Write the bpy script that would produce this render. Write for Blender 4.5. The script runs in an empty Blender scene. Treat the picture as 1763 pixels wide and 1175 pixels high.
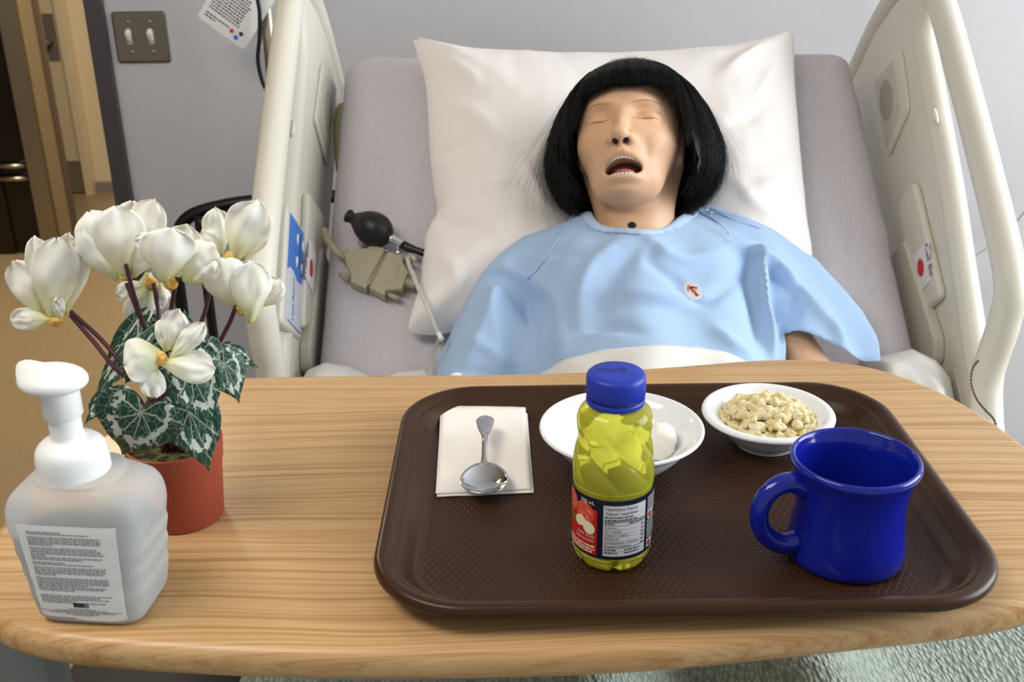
import bpy, bmesh, math, random
import numpy as np
from mathutils import Vector, Matrix
from mathutils import geometry as mgeo
from mathutils import noise as mnoise

random.seed(7); np.random.seed(7)
SC = bpy.context.scene
COL = SC.collection
PI = math.pi

# ---------------------------------------------------------------- camera
FPX = 1830.0
PITCH = math.radians(22.9); ROLL = math.radians(0.74)
CAM = np.array([0, 0, 1.6])
_f = np.array([0, math.cos(PITCH), -math.sin(PITCH)])
_r = np.array([1.0, 0, 0]); _u = np.array([0, math.sin(PITCH), math.cos(PITCH)])
_r2 = _r*math.cos(ROLL) - _u*math.sin(ROLL)
_u2 = _u*math.cos(ROLL) + _r*math.sin(ROLL)
cam_data = bpy.data.cameras.new('camera')
cam = bpy.data.objects.new('camera', cam_data); COL.objects.link(cam)
cam.location = CAM
cam.matrix_world = Matrix(((_r2[0], _u2[0], -_f[0], CAM[0]), (_r2[1], _u2[1], -_f[1], CAM[1]),
                           (_r2[2], _u2[2], -_f[2], CAM[2]), (0, 0, 0, 1)))
cam_data.sensor_width = 36; cam_data.lens = 36*FPX/1763; cam_data.clip_start = 0.05
cam_data.dof.use_dof = True; cam_data.dof.focus_distance = 0.95; cam_data.dof.aperture_fstop = 14
SC.camera = cam
# ---------------------------------------------------------------- light
SC.view_settings.view_transform = 'Standard'; SC.view_settings.look = 'None'
SC.view_settings.gamma = 1; SC.view_settings.use_curve_mapping = False
SC.view_settings.exposure = 0.1
world = bpy.data.worlds.new('world'); SC.world = world; world.use_nodes = True
wb = world.node_tree.nodes['Background']
wb.inputs[0].default_value = (0.90, 0.94, 1.0, 1); wb.inputs[1].default_value = 0.40

def area(name, loc, target, sx, sy, power, col):
    l = bpy.data.lights.new(name, 'AREA'); l.shape = 'RECTANGLE'; l.size = sx; l.size_y = sy
    l.energy = power; l.color = col
    o = bpy.data.objects.new(name, l); COL.objects.link(o); o.location = loc
    o.rotation_euler = (Vector(target)-Vector(loc)).to_track_quat('-Z', 'Y').to_euler()
    return o
area('window_light', (2.9, 0.9, 1.9), (0.2, 1.3, 1.0), 2.2, 1.7, 104, (0.90, 0.95, 1.0))
area('ceiling_light', (-0.9, 0.35, 2.62), (-0.7, 0.6, 0), 1.2, 0.6, 20, (1.0, 0.92, 0.80))
area('corridor_light', (-1.6, 4.0, 2.6), (-1.6, 4.0, 0), 0.6, 1.6, 62, (1.0, 0.88, 0.7))

# ---------------------------------------------------------------- helpers
def at_z(px, py, z):
    d = _f + (px-881.5)/FPX*_r2 - (py-587.5)/FPX*_u2
    return CAM + d*(z-CAM[2])/d[2]
def at_y(px, py, y):
    d = _f + (px-881.5)/FPX*_r2 - (py-587.5)/FPX*_u2
    return CAM + d*y/d[1]
# frame of the raised backrest: x across, V up the slope, N out of the mattress
BA = math.radians(38.7)
BO = np.array([0, 1.48, 0.97]); BV = np.array([0, math.cos(BA), math.sin(BA)]); BN = np.array([0, -math.sin(BA), math.cos(BA)])
def bp(x, v, n):
    x, v, n = np.broadcast_arrays(np.asarray(x, float), np.asarray(v, float), np.asarray(n, float))
    return np.stack([x, BO[1]+v*BV[1]+n*BN[1], BO[2]+v*BV[2]+n*BN[2]], -1)
def on_back(px, py, n):
    d = _f + (px-881.5)/FPX*_r2 - (py-587.5)/FPX*_u2
    t = (n-(CAM-BO)@BN)/(d@BN); P = CAM+d*t
    return P[0], (P-BO)@BV
def at_x(px, py, X):
    d = _f + (px-881.5)/FPX*_r2 - (py-587.5)/FPX*_u2
    P = CAM+d*X/d[0]; return (P-BO)@BV, (P-BO)@BN

def lin(h):
    if isinstance(h, str):
        h = h.lstrip('#'); c = [int(h[i:i+2], 16)/255 for i in (0, 2, 4)]
    else: c = h
    return tuple((x/12.92 if x <= 0.04045 else ((x+0.055)/1.055)**2.4) for x in c)+(1,)

def M(name, col, rough=0.5, metal=0, spec=0.5, bump=None, var=None, trans=0, ior=1.45, sub=0, sheen=0, coat=0, emit=None, alpha=1):
    m = bpy.data.materials.new(name); m.use_nodes = True
    nt = m.node_tree; b = nt.nodes['Principled BSDF']
    b.inputs['Base Color'].default_value = lin(col)
    b.inputs['Roughness'].default_value = rough; b.inputs['Metallic'].default_value = metal
    b.inputs['Specular IOR Level'].default_value = spec
    b.inputs['Transmission Weight'].default_value = trans; b.inputs['IOR'].default_value = ior
    b.inputs['Coat Weight'].default_value = coat
    b.inputs['Alpha'].default_value = alpha
    if sub:
        b.inputs['Subsurface Weight'].default_value = sub; b.inputs['Subsurface Scale'].default_value = 0.01
        b.inputs['Subsurface Radius'].default_value = (1, .5, .3)
    if sheen: b.inputs['Sheen Weight'].default_value = sheen
    if emit: b.inputs['Emission Color'].default_value = lin(emit[0]); b.inputs['Emission Strength'].default_value = emit[1]
    tc = nt.nodes.new('ShaderNodeTexCoord')
    if var:   # (scale, colour2, detail)
        n = nt.nodes.new('ShaderNodeTexNoise'); n.inputs['Scale'].default_value = var[0]; n.inputs['Detail'].default_value = 6
        nt.links.new(tc.outputs['Object'], n.inputs['Vector'])
        r = nt.nodes.new('ShaderNodeValToRGB'); r.color_ramp.elements[0].color = lin(col); r.color_ramp.elements[1].color = lin(var[1])
        r.color_ramp.elements[0].position = var[2] if len(var) > 2 else 0.35; r.color_ramp.elements[1].position = var[3] if len(var) > 3 else 0.65
        nt.links.new(n.outputs['Fac'], r.inputs['Fac']); nt.links.new(r.outputs['Color'], b.inputs['Base Color'])
    if bump:  # (scale, strength, distance)
        n = nt.nodes.new('ShaderNodeTexNoise'); n.inputs['Scale'].default_value = bump[0]; n.inputs['Detail'].default_value = 4
        nt.links.new(tc.outputs['Object'], n.inputs['Vector'])
        bu = nt.nodes.new('ShaderNodeBump'); bu.inputs['Strength'].default_value = bump[1]; bu.inputs['Distance'].default_value = bump[2]
        nt.links.new(n.outputs['Fac'], bu.inputs['Height']); nt.links.new(bu.outputs['Normal'], b.inputs['Normal'])
    return m

BASE = {}
def prop(o, label=None, cat=None, group=None, kind=None):
    if label: o['label'] = label
    if cat: o['category'] = cat
    if group: o['group'] = group
    if kind: o['kind'] = kind
    return o
def thing(name, label, cat, loc, group=None):
    o = bpy.data.objects.new(name, None); o.empty_display_size = 0.05; COL.objects.link(o)
    o.location = [float(c) for c in loc]; BASE[o.name] = np.array(loc, float)
    return prop(o, label, cat, group)
def mo(name, V, Fc, mat, parent=None, smooth=True, label=None, kind=None, flatang=None, mods=None):
    """one mesh object; V in world coordinates"""
    V = np.asarray(V, float)
    if parent is not None: base = BASE[parent.name]
    else:
        base = np.array([(V[:, 0].min()+V[:, 0].max())/2, (V[:, 1].min()+V[:, 1].max())/2, V[:, 2].min()])
    me = bpy.data.meshes.new(name)
    me.from_pydata((V-base).tolist(), [], [tuple(int(i) for i in f) for f in Fc]); me.update()
    if smooth: me.polygons.foreach_set('use_smooth', [True]*len(me.polygons))
    for m_ in (mat if isinstance(mat, (list, tuple)) else [mat]): me.materials.append(m_)
    o = bpy.data.objects.new(name, me); COL.objects.link(o)
    if flatang is not None:
        bm = bmesh.new(); bm.from_mesh(me)
        for e in bm.edges:
            if len(e.link_faces) == 2 and e.calc_face_angle(0) > math.radians(flatang): e.smooth = False
        bm.to_mesh(me); bm.free()
    if parent is not None: o.parent = parent
    else: o.location = base
    BASE[o.name] = base
    return prop(o, label, None, None, kind)
def join(parts):
    V = []; Fs = []; n = 0
    for v, f in parts:
        v = np.asarray(v, float); V.append(v); Fs += [tuple(i+n for i in q) for q in f]; n += len(v)
    return np.concatenate(V), Fs
def box(c, s, bev=0.0, seg=2, rot=None):
    bm = bmesh.new(); bmesh.ops.create_cube(bm, size=1)
    for v in bm.verts: v.co = Vector((v.co.x*s[0], v.co.y*s[1], v.co.z*s[2]))
    if bev > 0: bmesh.ops.bevel(bm, geom=bm.edges[:], offset=bev, segments=seg, profile=0.5, affect='EDGES')
    bm.verts.ensure_lookup_table()
    V = np.array([v.co[:] for v in bm.verts]); Fs = [tuple(v.index for v in f.verts) for f in bm.faces]; bm.free()
    if rot is not None: V = V @ np.asarray(rot).T
    return V+np.asarray(c, float), Fs
def lathe(prof, seg=48, c=(0, 0, 0), rmod=None, closed=False, rot=None):
    """prof: list of (r, z)"""
    V = []; Fs = []
    n = len(prof)
    for r, z in prof:
        for k in range(seg):
            t = 2*PI*k/seg
            rr = r if rmod is None else r*rmod(t, z)
            V.append((rr*math.cos(t), rr*math.sin(t), z))
    for i in range(n if closed else n-1):
        j = (i+1) % n
        for k in range(seg):
            k2 = (k+1) % seg
            Fs.append((i*seg+k, i*seg+k2, j*seg+k2, j*seg+k))
    if not closed:
        if prof[0][0] > 1e-5: Fs.append(tuple(range(seg-1, -1, -1)))
        if prof[-1][0] > 1e-5: Fs.append(tuple((n-1)*seg+k for k in range(seg)))
    V = np.array(V)
    if rot is not None: V = V @ np.asarray(rot).T
    return V+np.asarray(c, float), Fs
def smooth_prof(pts, n=8):
    """Catmull-Rom through points"""
    P = np.array(pts, float); P = np.vstack([2*P[0]-P[1], P, 2*P[-1]-P[-2]]); out = []
    for i in range(1, len(P)-2):
        for k in range(n):
            t = k/n
            out.append(0.5*((2*P[i])+(-P[i-1]+P[i+1])*t+(2*P[i-1]-5*P[i]+4*P[i+1]-P[i+2])*t*t+(-P[i-1]+3*P[i]-3*P[i+1]+P[i+2])*t**3))
    out.append(P[-2]); return np.array(out)
def tube(pts, r, seg=10, cap=True, closed=False, flat=None):
    P = np.array(pts, float); n = len(P)
    R = np.full(n, r) if np.isscalar(r) else np.array(r, float)
    V = []; Fs = []; up = None
    for i in range(n):
        if closed: t = P[(i+1) % n]-P[i-1]
        else: t = P[min(i+1, n-1)]-P[max(i-1, 0)]
        t = t/(np.linalg.norm(t)+1e-12)
        if up is None:
            a = np.array([0, 0, 1.0]) if abs(t[2]) < 0.9 else np.array([1.0, 0, 0])
            up = np.cross(np.cross(t, a), t)
        up = up-t*(up@t); up /= np.linalg.norm(up)+1e-12
        b = np.cross(t, up)
        for k in range(seg):
            th = 2*PI*k/seg
            V.append(P[i]+R[i]*(up*math.cos(th)*(1 if flat is None else flat)+b*math.sin(th)))
    for i in range(n if closed else n-1):
        j = (i+1) % n
        for k in range(seg):
            k2 = (k+1) % seg; Fs.append((i*seg+k, i*seg+k2, j*seg+k2, j*seg+k))
    if cap and not closed:
        Fs.append(tuple(range(seg-1, -1, -1))); Fs.append(tuple((n-1)*seg+k for k in range(seg)))
    return np.array(V), Fs
def rrect(w, h, r, seg=8):
    out = []
    for cx, cy, a0 in ((w/2-r, h/2-r, 0), (-w/2+r, h/2-r, 90), (-w/2+r, -h/2+r, 180), (w/2-r, -h/2+r, 270)):
        for k in range(seg+1):
            a = math.radians(a0+90*k/seg); out.append((cx+r*math.cos(a), cy+r*math.sin(a)))
    return np.array(out)
def loft(rings, cap0=True, cap1=True, closed=False):
    """rings: list of (n,3) arrays"""
    n = len(rings[0]); V = np.concatenate(rings); Fs = []
    m = len(rings)
    for i in range(m if closed else m-1):
        j = (i+1) % m
        for k in range(n):
            k2 = (k+1) % n; Fs.append((i*n+k, i*n+k2, j*n+k2, j*n+k))
    if cap0 and not closed: Fs.append(tuple(range(n-1, -1, -1)))
    if cap1 and not closed: Fs.append(tuple((m-1)*n+k for k in range(n)))
    return V, Fs
def inset(poly, d):
    """move a CCW polygon inwards by d (mitred)"""
    P = np.asarray(poly, float); e1 = P-np.roll(P, 1, 0); e2 = np.roll(P, -1, 0)-P
    e1 /= np.linalg.norm(e1, axis=1)[:, None]+1e-12; e2 /= np.linalg.norm(e2, axis=1)[:, None]+1e-12
    n1 = np.stack([-e1[:, 1], e1[:, 0]], 1); n2 = np.stack([-e2[:, 1], e2[:, 0]], 1)
    m = n1+n2; m /= np.linalg.norm(m, axis=1)[:, None]+1e-12
    c = np.clip((m*n1).sum(1), 0.5, 1)
    return P+m*(d/c)[:, None]
def slab(poly, z0, z1, r, frame=None, seg=4):
    """extruded polygon with rounded rim; frame maps (a,b,c) arrays to world"""
    if ((poly[:, 0]*np.roll(poly[:, 1], -1)-np.roll(poly[:, 0], -1)*poly[:, 1]).sum()) < 0: poly = poly[::-1]
    rings = []
    for k in range(seg+1):
        a = PI/2*k/seg; q = inset(poly, r*(1-math.sin(a))); rings.append((q, z0+r*(1-math.cos(a))))
    for k in range(seg+1):
        a = PI/2*k/seg; q = inset(poly, r*(1-math.cos(a))); rings.append((q, z1-r*(1-math.sin(a))))
    R = []
    for q, z in rings:
        a = np.column_stack([q, np.full(len(q), z)])
        if frame is not None: a = frame(a)
        R.append(a)
    return loft(R)
def spline(pts, n=6, closed=False):
    P = np.array(pts, float); out = []
    N_ = len(P)
    if closed: idx = lambda i: P[i % N_]
    else:
        Q = np.vstack([2*P[0]-P[1], P, 2*P[-1]-P[-2]]); idx = lambda i: Q[i+1]
    for i in range(N_ if closed else N_-1):
        a, b, c, d = idx(i-1), idx(i), idx(i+1), idx(i+2)
        for k in range(n):
            t = k/n; out.append(0.5*(2*b+(c-a)*t+(2*a-5*b+4*c-d)*t*t+(3*b-a-3*c+d)*t**3))
    if not closed: out.append(P[-1])
    return np.array(out)
def text_mesh(s, size, mat, frame, parent, name='lettering', extrude=0.0, align='LEFT'):
    """flat lettering; frame maps (a,b,c) arrays to world"""
    cu = bpy.data.curves.new('t', 'FONT'); cu.body = s; cu.size = size; cu.align_x = align; cu.resolution_u = 2
    ob = bpy.data.objects.new('t', cu); COL.objects.link(ob)
    dg = bpy.context.evaluated_depsgraph_get(); me = bpy.data.meshes.new_from_object(ob.evaluated_get(dg))
    V = np.array([v.co[:] for v in me.vertices]); Fs = [tuple(p.vertices) for p in me.polygons]
    bpy.data.objects.remove(ob); bpy.data.curves.remove(cu); bpy.data.meshes.remove(me)
    return frame(V), Fs
def nz(P, s, seed=0.0):
    return np.array([mnoise.noise((float(p[0])*s+seed, float(p[1])*s+seed*1.7, float(p[2] if len(p) > 2 else 0)*s)) for p in P])
def seg_dist(P, poly, closed=True):
    """distance of each 2D point to a polyline"""
    P = np.asarray(P, float); A = np.asarray(poly, float)
    B = np.roll(A, -1, 0) if closed else A[1:]
    if not closed: A = A[:-1]
    best = np.full(len(P), 1e9)
    for a, b in zip(A, B):
        d = b-a; L = d@d+1e-15; t = np.clip(((P-a)@d)/L, 0, 1)
        best = np.minimum(best, np.hypot(*(P-a-t[:, None]*d).T))
    return best
def inside(P, poly):
    P = np.asarray(P, float); A = np.asarray(poly, float); c = np.zeros(len(P), bool); B = np.roll(A, -1, 0)
    for a, b in zip(A, B):
        m = ((a[1] > P[:, 1]) != (b[1] > P[:, 1])); x = (b[0]-a[0])*(P[:, 1]-a[1])/((b[1]-a[1]) if abs(b[1]-a[1]) > 1e-12 else 1e-12)+a[0]
        c ^= m & (P[:, 0] < x)
    return c
def fill_poly(poly, step, holes=()):
    """triangulated interior of a 2D polygon on a fine grid, boundary kept clean"""
    poly = np.asarray(poly, float)
    def dens(q):
        out = []
        for a, b in zip(q, np.roll(q, -1, 0)):
            k = max(1, int(round(np.linalg.norm(b-a)/step)))
            for i in range(k): out.append(a+(b-a)*i/k)
        return np.array(out)
    bd = dens(poly)
    x0, y0 = poly.min(0); x1, y1 = poly.max(0)
    gx, gy = np.meshgrid(np.arange(x0, x1, step), np.arange(y0, y1, step*0.866)); gx = gx.copy(); gx[1::2] += step/2
    G = np.column_stack([gx.ravel(), gy.ravel()])
    G = G[inside(G, poly)]; G = G[seg_dist(G, bd) > step*0.5]
    pts = [Vector(p) for p in bd]+[Vector(p) for p in G]
    nb = len(bd); ed = [(i, (i+1) % nb) for i in range(nb)]
    vs, _, fs, *_ = mgeo.delaunay_2d_cdt(pts, ed, [], 1, 1e-6)
    return np.array([v[:] for v in vs]), [tuple(f) for f in fs]
class Raster:
    """height raster over (x, v) used to drape cloth like a membrane over what lies below"""
    def __init__(s, x0, x1, v0, v1, st):
        s.x0, s.v0, s.st = x0, v0, st
        s.xs = np.arange(x0, x1, st); s.vs = np.arange(v0, v1, st)
        s.X, s.Vv = np.meshgrid(s.xs, s.vs, indexing='ij')
    def drape(s, H0, it=150):
        H = H0.copy()
        for _ in range(it):
            A = np.pad(H, 1, mode='edge'); B = (A[:-2, 1:-1]+A[2:, 1:-1]+A[1:-1, :-2]+A[1:-1, 2:])/4
            H = np.maximum(H0, B)
        return H
    def blur(s, H, it=3):
        for _ in range(it):
            A = np.pad(H, 1, mode='edge'); H = (A[:-2, 1:-1]+A[2:, 1:-1]+A[1:-1, :-2]+A[1:-1, 2:]+4*H)/8
        return H
    def sample(s, H, x, v):
        a = np.clip((np.asarray(x)-s.x0)/s.st, 0, H.shape[0]-1.001); b = np.clip((np.asarray(v)-s.v0)/s.st, 0, H.shape[1]-1.001)
        i = a.astype(int); j = b.astype(int); a -= i; b -= j
        return H[i, j]*(1-a)*(1-b)+H[i+1, j]*a*(1-b)+H[i, j+1]*(1-a)*b+H[i+1, j+1]*a*b
def solid(V, Fs, nrm, t):
    """give an open sheet a thickness t along -nrm"""
    V = np.asarray(V); n = len(V)
    from collections import Counter
    ec = Counter()
    for f in Fs:
        for a, b in zip(f, f[1:]+f[:1]): ec[(a, b)] += 1
    out = list(Fs)+[tuple(i+n for i in reversed(f)) for f in Fs]
    for (a, b) in ec:
        if (b, a) not in ec: out.append((b, a, a+n, b+n))
    return np.vstack([V, V-np.asarray(nrm)*t]), out
# ================================================================ materials
m_wall = M('wall_paint', '#c2c1c4', 0.6, bump=(90, 0.05, 0.002))
m_floor = M('floor_vinyl', '#8f7b5c', 0.35, var=(220, '#a08c6c', 0.42, 0.6))
m_ceiling = M('ceiling_white', '#e4e4e0', 0.8)
m_cream = M('cream_paint', '#e0cfae', 0.5)
m_grey = M('grey_base', '#8b8378', 0.5)
m_darkframe = M('dark_frame', '#473f42', 0.45)
m_steel = M('brushed_steel', '#a89c88', 0.32, metal=1, bump=(300, 0.1, 0.0005))
m_plate = M('steel_plate', '#857a69', 0.26, metal=1, bump=(400, 0.08, 0.0005))
m_chrome = M('chrome', '#d8d8d8', 0.08, metal=1)
m_tanwall = M('tan_wall', '#8d7a59', 0.5)
m_blackglass = M('dark_glass', '#15100c', 0.12, spec=0.6)
m_rail = M('cream_plastic', '#d9d4c6', 0.38, bump=(900, 0.04, 0.0005))
m_railg = M('grey_cream_plastic', '#c6c2b4', 0.45)
m_seam = M('seam_grey', '#8d897d', 0.6)
m_black = M('black_plastic', '#0c0c0d', 0.35)
m_white = M('white_plastic', '#eef0ef', 0.3)
m_paper = M('paper', '#e6e6e4', 0.6)
m_ink = M('ink', '#3a3a40', 0.7)
m_red = M('red_ink', '#d5303a', 0.6)
m_blueink = M('blue_ink', '#3f79cc', 0.5)
def cloth_mat(name, col, weave=900, wst=0.25, var=None, streak=None):
    m = M(name, col, 0.85, spec=0.2, sheen=0.15)
    nt = m.node_tree; b = nt.nodes['Principled BSDF']; tc = nt.nodes.new('ShaderNodeTexCoord')
    mp = nt.nodes.new('ShaderNodeMapping'); mp.inputs['Scale'].default_value = (1, 0.12, 0.12)
    n = nt.nodes.new('ShaderNodeTexNoise'); n.inputs['Scale'].default_value = weave; n.inputs['Detail'].default_value = 2
    nt.links.new(tc.outputs['Object'], mp.inputs['Vector']); nt.links.new(mp.outputs['Vector'], n.inputs['Vector'])
    n2 = nt.nodes.new('ShaderNodeTexNoise'); n2.inputs['Scale'].default_value = 26; n2.inputs['Detail'].default_value = 3
    nt.links.new(tc.outputs['Object'], n2.inputs['Vector'])
    ad = nt.nodes.new('ShaderNodeMath'); ad.operation = 'MULTIPLY_ADD'; ad.inputs[1].default_value = 6
    nt.links.new(n2.outputs['Fac'], ad.inputs[0]); nt.links.new(n.outputs['Fac'], ad.inputs[2])
    bu = nt.nodes.new('ShaderNodeBump'); bu.inputs['Strength'].default_value = wst; bu.inputs['Distance'].default_value = 0.0006
    nt.links.new(ad.outputs[0], bu.inputs['Height']); nt.links.new(bu.outputs['Normal'], b.inputs['Normal'])
    if streak:
        r = nt.nodes.new('ShaderNodeValToRGB'); r.color_ramp.elements[0].color = lin(col); r.color_ramp.elements[1].color = lin(streak)
        r.color_ramp.elements[0].position = 0.4; r.color_ramp.elements[1].position = 0.62
        nt.links.new(n.outputs['Fac'], r.inputs['Fac']); nt.links.new(r.outputs['Color'], b.inputs['Base Color'])
    return m
m_sheet = cloth_mat('sheet_lilac', '#cac4c9', 700, 0.3, streak='#c2bbc1')
m_pillow = cloth_mat('pillow_cotton', '#f0eae6', 1200, 0.25)
m_topsheet = cloth_mat('white_sheet', '#e4e1dc', 1000, 0.25)
m_gown = cloth_mat('gown_cotton', '#a8c3e4', 1300, 0.2)
m_gownband = cloth_mat('gown_band', '#b6d0ee', 1300, 0.2)

# ================================================================ setting
def sbox(name, x0, x1, y0, y1, z0, z1, mat, parent=None, label=None, bev=0, kind=None):
    v, f = box(((x0+x1)/2, (y0+y1)/2, (z0+z1)/2), (x1-x0, y1-y0, z1-z0), bev)
    return mo(name, v, f, mat, parent, smooth=False, label=label, kind=('structure' if parent is None else kind))
YW = 2.35
sbox('wall_back', -0.89, 3.2, YW, YW+0.12, 0, 2.7, m_wall)
sbox('trim_1', -0.889, -0.853, YW-0.02, YW+0.13, 0, 2.7, m_darkframe)
sbox('baseboard_back', -0.853, 3.2, YW-0.03, YW, 0, 0.30, M('dark_guard', '#1b1b1e', 0.5))
sbox('floor', -4.5, 3.2, -1.2, 7.5, -0.06, 0, m_floor)
sbox('ceiling', -4.5, 3.2, -1.2, 7.5, 2.7, 2.76, m_ceiling)
sbox('wall_left', -4.56, -4.5, -1.2, 7.5, 0, 2.7, m_tanwall)
YF = at_z(130, 333, 0)[1]
fx = lambda px, py: at_y(px, py, YF)[0]
sbox('wall_far', -4.5, 0.5, YF+0.04, YF+0.14, 0, 2.7, m_cream)
xa, xb = fx(178, 277)-0.75-0.0, fx(143, 277)
xa = xb-0.86
sbox('door_1', xa, xb, YF, YF+0.04, 0.012, 2.1, m_cream)
d1 = bpy.data.objects['door_1']; 
sbox('kick_plate', xa, xb-0.0, YF-0.004, YF, 0.02, at_y(130, 277, YF)[2], M('kick', '#a59a85', 0.4, metal=0.6), d1)
xc_ = fx(165, 330)
sbox('door_frame', xb+0.004, xc_, YF-0.05, YF+0.04, 0, 2.15, m_cream, d1)
hp = at_y(88, 62, YF)
sbox('lock_plate', hp[0]-0.03, hp[0]+0.03, YF-0.008, YF, hp[2]-0.13, hp[2]+0.12, M('lock_grey', '#8f8a80', 0.4, metal=0.4), d1)
v, f = join([tube([(hp[0], YF-0.005, hp[2]-0.03), (hp[0], YF-0.05, hp[2]-0.03)], 0.012), tube([(hp[0]+0.01, YF-0.05, hp[2]-0.03), (hp[0]-0.1, YF-0.055, hp[2]-0.03)], 0.011)])
mo('lever_handle', v, f, m_steel, d1)
sbox('baseboard_far', xc_, 0.5, YF-0.0, YF+0.04, 0, at_y(180, 315, YF)[2], m_grey)
# nearer corridor wall with the steel framed dark door
YN = at_z(40, 440, 0)[1]
nx = lambda px, py: at_y(px, py, YN)[0]
xs = [nx(39, 214)-1.1, nx(39, 214), nx(68, 214), nx(92, 214), nx(98, 214)]
sbox('wall_corridor', xs[2], xs[3], YN, YN+0.03, 0, 2.7, m_tanwall)
sbox('trim_2', xs[3], xs[4], YN-0.004, YN+0.034, 0, 2.7, M('brown_jamb', '#5d4b3d', 0.4))
sbox('door_2', xs[0], xs[1], YN+0.03, YN+0.07, 0.01, 2.2, m_blackglass)
d2 = bpy.data.objects['door_2']
sbox('door_frame', xs[1]-0.005, xs[2], YN-0.03, YN+0.1, 0, 2.25, m_steel, d2)
sbox('door_panel', xs[0], xs[1]-0.16, YN+0.015, YN+0.03, 0.01, 1.0, M('bronze', '#3a3025', 0.3, metal=0.7), d2)
for k in range(2):
    zz = at_y(45, 286+k*22, YN)[2]
    v, f = tube([(xs[1]-0.2, YN, zz), (xs[1]-0.02, YN, zz)], 0.012); mo('push_bar', v, f, m_steel, d2)

# light switch
t = thing('light_switch', 'double toggle light switch in a steel wall plate beside the dark door frame', 'light switch', (-0.78, YW, 1.32))
a0 = at_y(196, 20, YW); a1 = at_y(291, 107, YW); xc, zc = (a0[0]+a1[0])/2, (a0[2]+a1[2])/2
w_, h_ = 0.113, a0[2]-a1[2]
fr = lambda cx, cz, y0: (lambda A: np.column_stack([cx+A[:, 0], y0-A[:, 2], cz+A[:, 1]]))
mo('wall_plate', *slab(rrect(w_, h_, 0.006, 3), 0, 0.007, 0.0045, fr(xc, zc, YW)), m_plate, t, flatang=8)
for sx in (-0.023, 0.023):
    mo('toggle', *box((xc+sx, YW-0.013, zc+0.006), (0.0095, 0.016, 0.022), 0.002, 2, Matrix.Rotation(0.5, 3, 'X')), m_white, t)
    mo('toggle_base', *box((xc+sx, YW-0.008, zc), (0.011, 0.004, 0.028), 0.001), m_railg, t)
    for sz in (-0.030, 0.032):
        mo('screw', *lathe([(0.004, 0), (0.004, 0.001), (0.0025, 0.0018), (0, 0.0018)], 12, (xc+sx, YW-0.0068, zc+sz), rot=Matrix.Rotation(PI/2, 3, 'X')), m_steel, t)

# ================================================================ bed
XC = 0.16
bed = thing('hospital_bed', 'cream hospital bed with raised side rails and tilted backrest', 'bed', (XC, 1.0, 0))
mo('bed_frame', *join([box((XC, 0.55, 0.58), (0.86, 1.5, 0.10), 0.02), box((XC, 0.55, 0.35), (0.5, 0.9, 0.4), 0.03),
    box((XC-0.35, -0.1, 0.12), (0.08, 0.12, 0.24), 0.02), box((XC+0.35, -0.1, 0.12), (0.08, 0.12, 0.24), 0.02),
    box((XC-0.35, 1.5, 0.12), (0.08, 0.12, 0.24), 0.02), box((XC+0.35, 1.5, 0.12), (0.08, 0.12, 0.24), 0.02),
    box((XC, 0.7, 0.25), (0.74, 1.7, 0.06), 0.02)]), m_railg, bed, flatang=40)
fv = lambda A: bp(A[:, 0]+XC, A[:, 1], A[:, 2])
mo('backrest_frame', *slab(rrect(0.86, 0.9, 0.05)+np.array([0, 0.17]), -0.21, -0.155, 0.01, fv), m_railg, bed)
# olive retainer beside the mattress head
m_olive = M('olive_plastic', '#b5ad86', 0.45)
pp = [on_back(*q, -0.07) for q in ((592, 292), (588, 240), (589, 200), (600, 189))]
mo('mattress_retainer', *tube(spline([bp(x, v, -0.07) for x, v in pp]+[bp(pp[-1][0]+0.06, pp[-1][1], -0.09)], 5), 0.014, 12), m_olive, bed)

def railpart(pts, xin, thick, r, seg=3):      # prism whose outline lies in the (V, N) plane
    fr_ = lambda A: bp(xin+A[:, 2]*thick, A[:, 0], A[:, 1])
    return slab(np.array(pts, float), 0, 1, r, fr_, seg)
def side_rail(sgn, X, Xin):
    """sgn=+1: the face towards the mattress looks to -x"""
    loop = spline([(-0.20, 0.02), (-0.15, 0.035), (-0.095, 0.07), (-0.055, 0.15), (-0.01, 0.195), (0.15, 0.208), (0.33, 0.213), (0.48, 0.212), (0.56, 0.185), (0.615, 0.11), (0.645, 0.0), (0.66, -0.15)], 6)
    P = [bp(X, a, b) for a, b in loop]
    edge = spline([(-0.13, 0.040), (-0.06, 0.050), (0.08, 0.076), (0.22, 0.103), (0.40, 0.125), (0.47, 0.137), (0.51, 0.170), (0.53, 0.203)], 6)
    panel = [(a, b) for a, b in edge[:-4]]+[(0.56, 0.17), (0.60, 0.10), (0.63, 0.0), (0.645, -0.16), (-0.18, -0.16), (-0.19, 0.0)]
    panel = np.array(panel)
    if ((panel[:, 0]*np.roll(panel[:, 1], -1)-np.roll(panel[:, 0], -1)*panel[:, 1]).sum()) < 0: panel = panel[::-1]
    rings = []
    T = 0.016
    for k in range(9):
        a = -PI/2+PI*k/8; q = inset(panel, 0.012*(1-math.cos(a)))
        rings.append(bp(X+T*math.sin(a), q[:, 0], q[:, 1]))
    top = spline([(0.56, 0.19), (0.60, 0.13), (0.635, 0.02), (0.66, -0.15)], 4)
    rail = mo('side_rail', *join([loft(rings), tube(P, 0.0215, 18), tube([bp(X, a, b) for a, b in edge], 0.0185, 14)]), m_rail, bed, flatang=50)
    return rail
RXR, RXL = 0.672, -0.339
railR = side_rail(1, RXR, 0)
railL = side_rail(-1, RXL, 0)
def onrail(quad, X): return np.array([at_x(px, py, X) for px, py in quad])
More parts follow.
